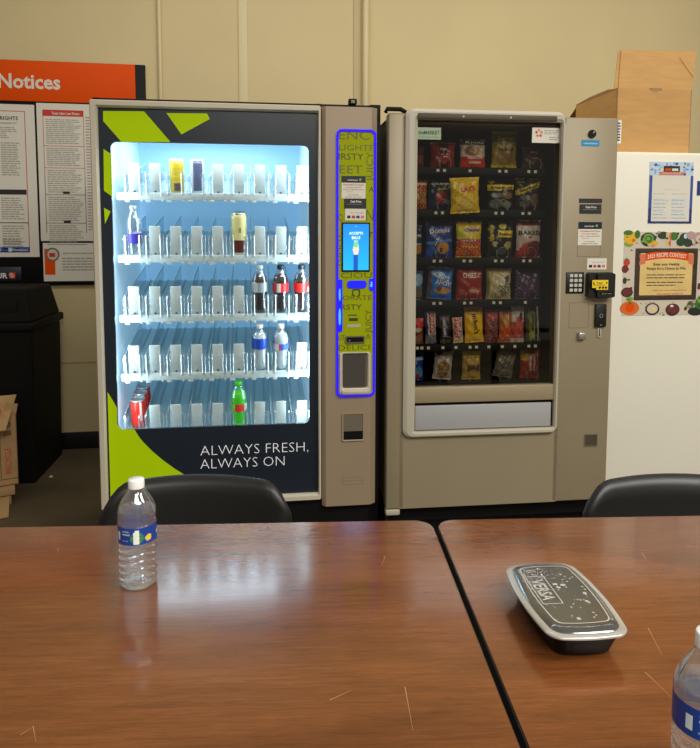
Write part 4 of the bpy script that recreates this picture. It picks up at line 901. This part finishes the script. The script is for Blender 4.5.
fridgepaper('flyer', 'white flyer with a blue border and snowy blue top on the white refrigerator', (648.8, 162, 692.5, 223.5), flyer)
fridgepaper('flyer', 'dark blue paper cut off by the picture edge beside the blue bordered flyer', (697, 181, 712, 195.5), lambda b, w, h: (b.box(0, w, -.0012, 0, 0, h, 'navy'), b.rect(w*.3, w*.9, h*.1, h*.9, -.0018, 'skyl')))
def contest(b, w, h):
    b.box(0, w, -.0012, 0, 0, h, 'veg7'); y = -.0018
    def E(x, z, rx, rz, m_, k=0): b.ell(w*x, h*z, w*rx, h*rz, y-.0002*k, m_, 16)
    # vegetables around the frame
    E(.07, .93, .075, .075, 'veg4'); E(.04, .99, .05, .03, 'veg1', 1); E(.14, .97, .03, .05, 'veg1', 1); E(.05, .86, .05, .04, 'veg3', -1); E(.10, .9, .02, .02, 'veg5', 1)
    E(.26, .91, .085, .085, 'veg2'); E(.26, .92, .06, .06, 'veg3', 1); E(.265, .92, .04, .04, 'veg1', 2); E(.26, .92, .02, .02, 'veg3', 3); E(.31, .86, .06, .04, 'veg4', 1)
    b.rect(w*.455, w*.485, h*.83, h*.99, y-.0003, 'plank'); b.rect(w*.495, w*.51, h*.83, h*.99, y-.0003, 'veg5'); E(.42, .96, .06, .045, 'veg2', 1); E(.54, .95, .05, .05, 'veg1', 1)
    E(.66, .92, .06, .07, 'veg2'); E(.62, .88, .05, .05, 'veg2', 1); E(.70, .87, .05, .05, 'veg2', 1); E(.67, .95, .02, .03, 'skyl', 2); E(.73, .96, .05, .05, 'veg9', 2); E(.83, .93, .075, .07, 'veg9', 1); E(.83, .92, .045, .045, 'veg7', 3); E(.84, .91, .018, .02, 'veg6', 4); E(.94, .95, .06, .05, 'veg6', 1); E(.91, .85, .06, .04, 'veg2', 2); E(.97, .84, .04, .05, 'veg9', 3)
    E(.035, .64, .035, .045, 'red'); E(.02, .56, .035, .05, 'veg6'); E(.03, .67, .014, .02, 'veg1', 1); E(.95, .65, .02, .03, 'veg6', 1); E(.985, .6, .02, .05, 'red', 1)
    E(.02, .42, .022, .04, 'veg2'); E(.06, .43, .02, .01, 'veg8'); E(.05, .28, .065, .06, 'veg8'); E(.05, .28, .05, .045, 'veg6', 1); E(.08, .2, .04, .03, 'veg3')
    E(.085, .09, .105, .085, 'veg5', 1); E(.085, .1, .05, .06, 'orange', 2); E(.085, .15, .015, .02, 'veg1', 3)
    E(.335, .075, .08, .075, 'veg8', 1); E(.335, .078, .06, .056, 'veg7', 2); E(.32, .085, .02, .02, 'plank', 3); E(.355, .07, .02, .02, 'plank', 3)
    E(.56, .065, .08, .075, 'veg8', 1); E(.56, .07, .06, .052, 'veg6', 2); E(.55, .11, .02, .015, 'white', 3)
    E(.82, .04, .09, .05, 'inkD', 1); E(.9, .14, .1, .08, 'veg1', 2); E(.95, .08, .07, .08, 'veg3', 3); E(.88, .19, .05, .05, 'veg3', 3); E(.76, .12, .04, .05, 'veg1', 1); E(.97, .2, .05, .06, 'veg2', 2)
    rnd = random.Random(9)
    for k in range(150):
        u, v = rnd.random(), rnd.random()
        if .1 < u < .84 and .17 < v < .82: continue
        if (u < .1 and rnd.random() < .6) or (v < .17 and u < .72 and rnd.random() < .7): continue
        q = rnd.uniform(.008, .022); E(u, v, q, q*rnd.uniform(.6, 1.3), rnd.choice(['veg1', 'veg2', 'veg2', 'veg3', 'veg8', 'veg9', 'veg6'] if v > .5 or u > .72 else ['veg8', 'veg6', 'veg3']), rnd.choice([0, 1, 4, 5]))
    for k in range(22): E(rnd.uniform(.2, .75), rnd.uniform(.01, .16), .006, .006, 'veg8', 0)
    # framed board
    x0, x1, z0, z1 = w*.125, w*.815, h*.185, h*.805
    b.ring(rrect(x0, x1, z0, z1, .004, 3), rrect(x0+.024, x1-.024, z0+.022, z1-.022, .003, 3), -.004, -.002, 'frameb', edge=.3)
    b.rect(x0+.02, x1-.02, z0+.018, z1-.018, -.0034, 'plank'); t = -.0040
    xm = (x0+x1)/2; zz = z1-h*.15
    n = 12; arc = lambda u: math.sin(PI*u)*h*.03
    L_, R_ = x0+(x1-x0)*.16, x1-(x1-x0)*.15
    tp = [(L_+(R_-L_)*i/n, zz+h*.09+arc(i/n)) for i in range(n+1)]; bt_ = [(L_+(R_-L_)*i/n, zz+arc(i/n)) for i in range(n+1)]
    b.poly(bt_+tp[::-1], t, 'orange')
    for sg, X in ((-1, L_), (1, R_)): b.poly([(X, zz-.012), (X+sg*.035, zz-.02), (X+sg*.024, zz+.006), (X+sg*.038, zz+.03), (X, zz+.03)], t+.0002, 'pink')
    V, P, a, c = text_data('2023 RECIPE CONTEST', .02)
    b.text('2023 RECIPE CONTEST', xm, 0, 0, h*.048, 'white', w=(R_-L_)*.9, bold=.02, warp=lambda X, Z: t-.0005)
    k = len(P)     # lift the words onto the arched ribbon
    nv = len(V)
    for i in range(len(b.v)-nv, len(b.v)):
        X, Y, Z = b.v[i]; u = (X-L_)/(R_-L_); b.v[i] = (X, Y, Z+zz+h*.022+arc(max(0, min(1, u))))
    b.text('Enter your Healthy', xm, zz-h*.055, t, h*.034, 'inkD', w=(x1-x0)*.42, bold=.02); b.text('Recipe for a Chance to Win', xm, zz-h*.105, t, h*.034, 'inkD', w=(x1-x0)*.62, bold=.02)
    b.lines(x0+.055, x1-.05, zz-h*.22, zz-h*.15, t, 2, 'frameb', jit=.15, fill=.3); b.lines(x0+.055, x1-.06, zz-h*.31, zz-h*.24, t, 2, 'frameb', jit=.3, fill=.3)
    b.text('Submit your recipe by Friday, March 24', xm+.02, zz-h*.36, t, h*.014, 'inkD', w=(x1-x0)*.54); b.lines(xm-.04, x1-.06, zz-h*.41, zz-h*.385, t, 1, 'pink', jit=.1, fill=.5)
fridgepaper('poster', 'recipe contest poster framed by vegetables on the white refrigerator', (623, 232, 713, 315), contest)

# box on the refrigerator
bxp = Plane(dep(655, 120, 3.04), R(-1.6))
x0, x1, z0, z1 = bxp.rect(616.5, 89, 690.5, 152.6)
z0 = fzt
cbx = thing('cardboard_box', 'open brown cardboard box with one flap upright on top of the refrigerator', 'cardboard box', bxp.M)
w = .004; dp = .40
b = MB().box(x0, x1, 0, w, z0+.001, z1, 'card').box(x0, x1, dp-w, dp, z0+.001, z1, 'card').box(x0, x0+w, 0, dp, z0+.001, z1, 'card').box(x1-w, x1, 0, dp, z0+.001, z1, 'card').box(x0, x1, 0, dp, z0+.001, z0+w, 'card')
b.build('box_body', cbx)
fa = bxp.at(621.5, 48.5); fb = bxp.at(697, 50)
V = [(x0+.004, 0, z1), (x1, 0, z1), (x1+.028, .02, fb[1]), (x0+.022, .02, fa[1])]
b = MB().add(V+[(p[0], p[1]+.004, p[2]) for p in V], [(0, 1, 2, 3), (4, 7, 6, 5), (0, 4, 5, 1), (1, 5, 6, 2), (2, 6, 7, 3), (3, 7, 4, 0)], 'card')
V2 = [(x0-.012, .006, z1), (x0+.006, .006, z1), (x0+.026, .026, fa[1]-.002), (x0+.012, .026, fa[1]-.002)]
b.add(V2+[(p[0], p[1]+.004, p[2]) for p in V2], [(0, 1, 2, 3), (4, 7, 6, 5), (0, 4, 5, 1), (1, 5, 6, 2), (2, 6, 7, 3), (3, 7, 4, 0)], 'card')
f1, f2 = bxp.at(681, 56), bxp.at(696, 80)
b.add([(f1[0], .003, f1[1]), (f1[0]+.006, .003, f1[1]), (f2[0]+.004, -.0005, f2[1]), (f2[0]-.002, -.0005, f2[1])], [(0, 1, 2, 3)], 'tape')
b.build('front_flap', cbx)
V = [(x0, .02, z1), (x0, dp-.01, z1), (x0+.06, dp-.02, z1+.035), (x0+.06, .2, z1+.035)]
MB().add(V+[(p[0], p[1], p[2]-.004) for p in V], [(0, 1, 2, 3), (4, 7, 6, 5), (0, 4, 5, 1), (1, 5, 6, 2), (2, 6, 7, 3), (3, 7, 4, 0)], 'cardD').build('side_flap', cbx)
V = [(x0+.01, dp, z1), (x1-.01, dp, z1), (x1-.01, dp+.10, z1-.05), (x0+.01, dp+.10, z1-.05)]
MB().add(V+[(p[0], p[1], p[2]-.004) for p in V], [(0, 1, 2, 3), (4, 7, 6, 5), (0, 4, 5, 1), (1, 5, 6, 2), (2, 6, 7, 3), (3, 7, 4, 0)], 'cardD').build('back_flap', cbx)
x_, _ = bxp.at(655, 90); b = MB()
V = [(x_-.03, -.004, z1+.003), (x_+.025, -.005, z1+.004), (x_+.035, -.001, z1-.002), (x_+.005, -.002, z1-.014), (x_-.02, -.001, z1-.006)]
b.add(V, [(0, 1, 2, 3, 4)], 'cardF'); b.build('torn_tab', cbx)
V = [(x_-.035, -.001, z0+.002), (x_+.02, -.001, z0+.002), (x_+.01, -.002, z0+.012), (x_-.02, -.002, z0+.01)]
MB().add(V, [(0, 1, 2, 3)], 'tape').build('tape_end', cbx)
a, c, d, e = bxp.rect(614, 120, 621.3, 143.5)
b = MB().rect(a, c, d, e, -.0006, 'whiteW').lines(c-.018, c-.004, d+.008, e-.008, -.001, 7, 'inkD', fill=.5).rect(c-.02, c-.016, d+.01, e-.01, -.0011, 'inkD'); b.build('shipping_label', cbx)
# printed round mark on the side face
b = MB(); Ms = T((x0-.0006, dp-.085, z0+.135)) @ Matrix.Rotation(-PI/2, 4, 'Z')
b.poly([(.055*math.cos(PI*2*i/24), .062*math.sin(PI*2*i/24)) for i in range(24)], 0, 'inkD', M=Ms)
for k in range(5):
    a = R(50+20*k); b.poly([(.026*math.cos(a)-.004, .03*math.sin(a)), (.026*math.cos(a)+.004, .03*math.sin(a)), (.052*math.cos(a)+.005, .058*math.sin(a)), (.052*math.cos(a)-.005, .058*math.sin(a))], -.0004, 'whiteW', M=Ms)
b.build('printed_mark', cbx)

# ================================================================== tables
TZ = .74
TA = R(-6.5)
e_ = Vector((math.cos(TA), math.sin(TA), 0)); n_ = Vector((-math.sin(TA), math.cos(TA), 0))
seam = zpl(438, 524, TZ); seam = seam*0 + Vector((seam.x, seam.y, 0))
pe = zpl(433, 519.8, TZ); pe.z = 0
def table(side, label):
    o = thing('table', label, 'table', T(pe) @ Matrix.Rotation(TA, 4, 'Z'), 'wood laminate tables')
    L = 1.5; D = .76; g = .004
    x0, x1 = (-L-g, -g) if side < 0 else (g, L+g)
    pts = rrect(x0+.002, x1-.002, -D+.002, -.002, .04, 8)
    Mz = Matrix(((1, 0, 0, 0), (0, 0, 1, 0), (0, 1, 0, 0), (0, 0, 0, 1)))   # (x, depth, z) <- prism's x, y(extrude), z
    b = MB(); b.prism(pts, TZ-.003, TZ, 'wood', M=Mz)
    iM = (T(pe) @ Matrix.Rotation(TA, 4, 'Z')).inverted(); sc = []
    for a in ([(385, 556, 382, 566), (405, 687, 413, 731), (33, 726, 36, 742), (58, 548, 58, 553), (330, 700, 352, 690), (20, 735, 32, 728)] if side < 0 else [(648, 628, 662, 655), (645, 672, 671, 697), (642, 553, 646, 560)]):
        u, v = iM @ zpl(a[0], a[1], TZ), iM @ zpl(a[2], a[3], TZ); sc.append((u.x, u.y, v.x-u.x, v.y-u.y))
    for x, y, dx, dy in sc:
        v = Vector((dx, dy)); pn = Vector((-dy, dx)).normalized()*.0004
        b.add([(x-pn.x, y-pn.y, TZ+.0002), (x+pn.x, y+pn.y, TZ+.0002), (x+dx+pn.x*.3, y+dy+pn.y*.3, TZ+.0002), (x+dx-pn.x*.3, y+dy-pn.y*.3, TZ+.0002)], [(0, 1, 2, 3)], 'scratch')
    b.build('tabletop', o)
    b = MB().prism(rrect(x0, x1, -D, 0, .042, 8), TZ-.03, TZ-.0031, 'edge', M=Mz); b.build('edge_band', o)
    for xx in (x0+.22, x1-.22):
        b = MB().box(xx-.025, xx+.025, -D/2-.02, -D/2+.02, .04, TZ-.031, 'leg', bev=.006).box(xx-.03, xx+.03, -D+.1, -.1, .0, .04, 'leg', bev=.01).box(xx-.03, xx+.03, -D+.12, -.12, TZ-.055, TZ-.031, 'leg', bev=.004)
        b.build('leg', o)
    return o
table(-1, 'reddish wood laminate table holding a single water bottle, in front of the drinks machine')
table(1, 'reddish wood laminate table carrying the black food container')

# ------------------------------------------------------------------ chairs behind the tables
def chair(px, d, rot, label):
    P = dep(px, 486.5, d)
    o = thing('chair', label, 'chair', T((P.x, P.y, 0)) @ Matrix.Rotation(rot, 4, 'Z'), 'black chairs at the tables')
    zt = P.z; W_ = .228; zb = zt-.34
    b = MB(); nx, nz = 28, 16; V = []; Fc = []
    def outline(s):      # top edge as a function of s in -1..1
        return zt-.012*abs(s)**2-.055*max(0, (abs(s)-.72)/.28)**2.2
    for side in (0, 1):
        for j in range(nz+1):
            t = j/nz
            for i in range(nx+1):
                s = -1+2*i/nx
                z = zb+(outline(s)-zb)*t
                wd = W_*(1-.04*(1-t)) * (1-.04*max(0, (t-.9)/.1)**2)
                y = .045*(1-s*s)+.035*t
                th = .017*(1-max(0, (abs(s)-.9)/.1)**2*.75)*(1-max(0, (t-.92)/.08)**2*.7)
                V.append((s*wd, y+(-th if side == 0 else th), z))
    n1 = (nx+1)*(nz+1)
    for side in (0, 1):
        for j in range(nz):
            for i in range(nx):
                a = side*n1+j*(nx+1)+i; q = (a, a+1, a+nx+2, a+nx+1); Fc.append(q if side == 0 else q[::-1])
    bd = [j*(nx+1)+0 for j in range(nz+1)]+[nz*(nx+1)+i for i in range(1, nx+1)]+[j*(nx+1)+nx for j in range(nz-1, -1, -1)]+[i for i in range(nx-1, 0, -1)]
    for a, c in zip(bd, bd[1:]+bd[:1]): Fc.append((a, c, n1+c, n1+a))
    b.add(V, Fc, 'vinyl', True); b.build('backrest', o)
    MB().prism(rrect(-.225, .225, -.42, -.0, .07), .41, .46, 'vinyl', M=Matrix(((1, 0, 0, 0), (0, 0, 1, 0), (0, 1, 0, 0), (0, 0, 0, 1)))).build('seat', o)
    for s in (-1, 1):
        MB().tube([(s*.2, -.38, .42), (s*.215, -.42, .0)], .011, 'chrome', 10).build('leg', o)
        MB().tube([(s*.17, .075, zb+.14), (s*.175, .06, zb), (s*.19, .02, .44), (s*.2, .02, .38), (s*.215, .10, .0)], .011, 'chrome', 10).build('leg', o)
    MB().tube([(-.2, -.38, .40), (.2, -.38, .40), (.2, .02, .39), (-.2, .02, .39)], .009, 'chrome', 8, closed=True).build('seat_frame', o)
    return o
chair(193, 1.60, R(-7), 'black curved-back chair between its table and the drinks machine')
chair(691, 1.52, R(-9), 'black curved-back chair pushed up behind the table with the food container')

# ------------------------------------------------------------------ water bottles
def water_bottle(M, label, text_rot=0.0, zs=.915, dz=0.0):
    o = thing('water_bottle', label, 'bottle', M, 'water bottles on the tables')
    r_ = .0325
    def ribs(z): return r_-.0012-.0016*math.cos(z*2*PI/.0125)
    pr = [(.012, .004), (.022, .001), (.027, 0), (.031, .005)]
    z = .010
    while z < .0855+dz: pr.append((ribs(z), z)); z += .0016
    pr += [(r_*.97, .0865+dz), (r_*.985, .0885+dz), (r_*.985, .1195+dz), (r_, .1215+dz), (r_, .138+dz*.2), (r_*.985, .146), (r_*.9, .155), (r_*.72, .167), (r_*.52, .177), (.0135, .184), (.0125, .188), (.0125, .193)]
    b = MB(); n = 40
    # slanted wave pattern in the ribbed half
    V = []; Fc = []
    for a_, z_ in pr:
        for i in range(n):
            an = 2*PI*i/n
            rr = a_
            if .012 < z_ < .084+dz: rr = r_-.0013-.0014*math.cos((z_+.006*math.sin(an*2+.6))*2*PI/.0135)
            V.append((rr*math.cos(an), rr*math.sin(an), z_))
    for k in range(len(pr)-1): Fc += [(k*n+i, k*n+(i+1) % n, (k+1)*n+(i+1) % n, (k+1)*n+i) for i in range(n)]
    b.add(V, Fc, 'shell', True); b.build('bottle_body', o)
    # water
    zl = .147; V = []; Fc = []; pw_ = [(q, z_) for q, z_ in pr if z_ < zl]+[(r_*.98, zl)]
    pw_ = [(max(.004, q-.0011), z_+(.0012 if k < 4 else 0)) for k, (q, z_) in enumerate(pw_)]
    for a_, z_ in pw_:
        for i in range(n):
            an = 2*PI*i/n; rr = a_
            if .012 < z_ < .084+dz: rr = r_-.0024-.0014*math.cos((z_+.006*math.sin(an*2+.6))*2*PI/.0135)
            V.append((rr*math.cos(an), rr*math.sin(an), z_))
    for k in range(len(pw_)-1): Fc += [(k*n+i, k*n+(i+1) % n, (k+1)*n+(i+1) % n, (k+1)*n+i) for i in range(n)]
    Fc += [tuple(range(n)), tuple(range((len(pw_)-1)*n, len(pw_)*n))]
    MB().add(V, Fc, 'water', True).build('water', o)
    rl = r_*.985+.0004; n = 48
    def lc(a, z):
        d = ((a-.75+text_rot+.5) % 1)-.5
        u = d*2*PI*rl; zz = z-.1035-dz
        if abs(u-.006) < .0048 and -.013 < zz < .009: return (236, 240, 235)
        if abs(u-.006) < .003 and zz < .0125 and zz > 0: return (236, 240, 235)
        if (u-.006)**2+(zz+.002)**2 < .011**2 and math.sin(u*900)*math.sin(zz*800) > -.3: return (70, 150, 50)
        if (u-.026)**2+(zz+.004)**2 < .006**2: return (226, 200, 60)
        if -.0345 < u < -.026 and -.008 < zz < .008: return (214, 226, 232)
        return (20, 62, 150)
    pl = [(rl, .0885+dz+.0315*i/18) for i in range(19)]
    V = []; Fc = []; cc = []; n = 84
    for a_, z_ in pl: V += [(a_*math.cos(2*PI*i/n), a_*math.sin(2*PI*i/n), z_) for i in range(n)]
    for k in range(18):
        for i in range(n): Fc.append((k*n+i, k*n+(i+1) % n, (k+1)*n+(i+1) % n, (k+1)*n+i)); cc.append(lc((i+.5)/n, (pl[k][1]+pl[k+1][1])/2))
    b = MB().add(V, Fc, 'labelp', True, cols=cc)
    def wrap(txt, u0, z_, h_, mt, w_):
        Vt, Pt, a, c = text_data(txt, .02); sx_ = w_/(c-a); sz_ = h_/.73; out = []
        for p, q in Vt:
            an = 2*PI*(.75-text_rot)+((p-a)*sx_+u0)/rl; out.append(((rl+.0003)*math.cos(an), (rl+.0003)*math.sin(an), z_+dz+q*sz_))
        b.add(out, Pt, mt)
    wrap('PURIFIED', -.020, .1125, .0028, 'skyl', .013); wrap('water', -.021, .107, .004, 'whiteW', .016); wrap('16.9 FL OZ', -.021, .0955, .0022, 'skyl', .012); wrap('water', .045, .1, .009, 'whiteW', .04)
    b.build('paper_label', o, recalc=False)
    cp = [(.0142, .187)]; 
    b = MB(); n = 36; prc = [(.0134, .186), (.0134, .2), (.0124, .202), (.0001, .202)]
    V = []; Fc = []
    for a_, z_ in prc: V += [((a_+(.0003 if i % 2 and a_ > .01 else 0))*math.cos(2*PI*i/n), (a_+(.0003 if i % 2 and a_ > .01 else 0))*math.sin(2*PI*i/n), z_) for i in range(n)]
    for k in range(3): Fc += [(k*n+i, k*n+(i+1) % n, (k+1)*n+(i+1) % n, (k+1)*n+i) for i in range(n)]
    b.add(V, Fc, 'cap', True); b.build('bottle_cap', o)
    o.scale = (.99, .99, zs)
    return o
p = zpl(138.7, 583, TZ); water_bottle(T((p.x, p.y, TZ+.0003)) @ Matrix.Rotation(R(-4), 4, 'Z'), 'clear water bottle with white cap standing alone before the drinks machine', 0)
p = dep(710, 640, .70); water_bottle(T((p.x, p.y, TZ+.0003)) @ Matrix.Rotation(R(-12), 4, 'Z'), 'clear water bottle cut off by the picture edge near the black food container', 0, .99, .014)

# ------------------------------------------------------------------ food container
zl = TZ+.048
c0 = [zpl(513, 566, zl), zpl(566, 561.5, zl), zpl(625, 629, zl), zpl(558, 635, zl)]   # lid corners: far-left, far-right, near-right, near-left
ctr = sum(c0, Vector())/4
ux = ((c0[1]-c0[0])+(c0[2]-c0[3])).normalized(); ang = math.atan2(ux.y, ux.x)
wx = ((c0[1]-c0[0]).length+(c0[2]-c0[3]).length)/4; wy = ((c0[0]-c0[3]).length+(c0[1]-c0[2]).length)/4
print('container', wx*2, wy*2, math.degrees(ang), [tuple(round(v, 3) for v in c) for c in c0])
vy = ((c0[0]-c0[3])+(c0[1]-c0[2])).normalized()
wx, wy = .058, .1055
ang = math.atan2(vy.y, vy.x)-PI/2
fc = thing('food_container', 'black meal container with a clear lid on the reddish table', 'food container', T((ctr.x+.002, ctr.y+.009, TZ+.0003)) @ Matrix.Rotation(ang, 4, 'Z'))
fc.scale = (1, 1, .8)
def bulge(hx, hy, r_, k=.006, n=6):
    k *= 1.6; r_ *= .8
    pts = []
    for x, y in rrect(-hx, hx, -hy, hy, r_, n): pts.append((x, y))
    out = []
    N = []
    for i in range(len(pts)):
        a = pts[i]; c = pts[(i+1) % len(pts)]
        N.append(a)
        if math.dist(a, c) > .03:
            for q in range(1, 8): N.append((a[0]+(c[0]-a[0])*q/8, a[1]+(c[1]-a[1])*q/8))
    for x, y in N:
        bx = k*(1-min(1, abs(y)/hy)**2)*(1 if x > 0 else -1)*min(1, abs(x)/hx)
        by = k*.6*(1-min(1, abs(x)/hx)**2)*(1 if y > 0 else -1)*min(1, abs(y)/hy)
        out.append((x+bx, y+by))
    return out
def loft(b, rings, mt, cap0=False, cap1=False, smooth=True):
    n = len(rings[0][0]); V = []
    for pts, z in rings: V += [(x, y, z) for x, y in pts]
    Fc = [(k*n+i, k*n+(i+1) % n, (k+1)*n+(i+1) % n, (k+1)*n+i) for k in range(len(rings)-1) for i in range(n)]
    b.add(V, Fc, mt, smooth)
    if cap0: b.add(V[:n], [tuple(range(n))], mt)
    if cap1: b.add(V[-n:], [tuple(range(n))], mt)
    return b
b = MB(); loft(b, [(bulge(wx-.02, wy-.022, .014, .004), 0), (bulge(wx-.017, wy-.019, .016, .005), .004), (bulge(wx-.008, wy-.008, .02, .006), .041), (bulge(wx-.003, wy-.003, .02, .006), .0435), (bulge(wx-.003, wy-.003, .02, .006), .0455), (bulge(wx-.010, wy-.010, .018, .006), .0455), (bulge(wx-.019, wy-.021, .014, .005), .006)], 'tray', True, True, False)
b.build('tray', fc)
b = MB(); loft(b, [(bulge(wx-.009, wy-.009, .018, .006), .0505), (bulge(wx-.013, wy-.013, .016, .006), .0555), (bulge(wx-.018, wy-.024, .01, .004), .0575), (bulge(wx-.020, wy-.026, .01, .004), .0565)], 'lid', False, True)
ld_ = b.build('lid', fc, recalc=False)
b = MB(); loft(b, [(bulge(wx-.001, wy-.001, .022, .006), .0445), (bulge(wx, wy, .022, .006), .047), (bulge(wx-.001, wy-.001, .022, .006), .0495), (bulge(wx-.006, wy-.006, .02, .006), .0505), (bulge(wx-.009, wy-.009, .018, .006), .0505)], 'lidrim'); b.build('lid_rim', ld_, recalc=False)
b = MB(); loft(b, [(bulge(wx-.0175, wy-.0235, .01, .004), .0579), (bulge(wx-.0192, wy-.0252, .01, .004), .0579)], 'frost')
Mt = T((-.026, .012, .0570)) @ Matrix.Rotation(-PI/2, 4, 'Z') @ Matrix(((1, 0, 0, 0), (0, 0, 1, 0), (0, 1, 0, 0), (0, 0, 0, 1)))
b.text('VERSA', 0, -.010, 0, .021, 'frost', w=.062, bold=.02, M=Mt)
b.ring(rrect(-.042, .042, -.015, .017, .001, 2), rrect(-.0405, .0405, -.0135, .0155, .001, 2), 0, .0002, 'frost', M=Mt)
b.build('embossed_mark', ld_, recalc=False)
b = MB(); rnd = random.Random(5)
for k in range(70):
    x_, y_ = rnd.uniform(-.044, .046), rnd.uniform(-.08, .06)
    if x_ < -.008 and -.03 < y_ < .055: continue
    r_ = rnd.uniform(.0006, .0022) if k % 9 else .004
    b.add([(x_+r_*math.cos(a)*rnd.uniform(.6, 1.3), y_+r_*math.sin(a)*rnd.uniform(.6, 1.3), .0567) for a in [2*PI*i/8 for i in range(8)]], [tuple(range(8))], 'frost')
o = b.build('droplets', ld_, recalc=False); o['kind'] = 'stuff'

# ================================================================== light
def area(name, loc, size, sy, power, col, aim):
    L = bpy.data.lights.new(name, 'AREA'); L.shape = 'RECTANGLE'; L.size = size; L.size_y = sy; L.energy = power; L.color = col
    o = bpy.data.objects.new(name, L); COL.objects.link(o); o.location = loc
    d = (Vector(aim)-Vector(loc)).normalized(); o.rotation_euler = d.to_track_quat('-Z', 'Y').to_euler(); return o
warm = (1.0, .975, .88)
area('ceiling_light_near', (.7, -1.5, 3.2), 2.6, .7, 125, warm, (.7, -1.3, 0))
area('ceiling_light_mid', (2.2, -.2, 3.2), 2.4, .6, 105, warm, (2.2, .2, 0))
area('wall_fill_light', (1.1, 2.7, 3.35), 4.5, .3, 34, warm, (1.1, 4.4, 1.3))  # unseen fill lamp, added to brighten the back wall
cool = (.72, .90, 1.0)
def Aw(x, y, z): return A.M @ Vector((x, y, z))
zm = (wz0+wz1)/2
area('case_light_a', Aw(wx0-.004, .03, zm), .03, wz1-wz0, 3.2, cool, Aw(wx0+.35, .3, zm))
area('case_light_b', Aw(wx1+.004, .03, zm), .03, wz1-wz0, 3.2, cool, Aw(wx1-.35, .3, zm))
area('case_light_top', Aw(wx0+.47*(wx1-wx0), .42, wz1+.086), (wx1-wx0)*.72, .36, 4.4, (.70, .88, 1.0), Aw(wx0+.47*(wx1-wx0), .42, wz0))
area('can_fill_light', Aw((wx0+wx1)/2, .02, wz1+.02), wx1-wx0, .025, 1.9, (.80, .92, 1.0), Aw((wx0+wx1)/2, .3, wz0+.3))  # fill lamp added behind the frame top to brighten the backlit cans
W_ = bpy.data.worlds.new('world'); SC.world = W_; W_.use_nodes = True
bg = W_.node_tree.nodes['Background']; bg.inputs[0].default_value = lin((255, 244, 226)); bg.inputs[1].default_value = .30
SC.view_settings.view_transform = 'Standard'
SC.view_settings.look = 'None'
SC.view_settings.exposure = 0
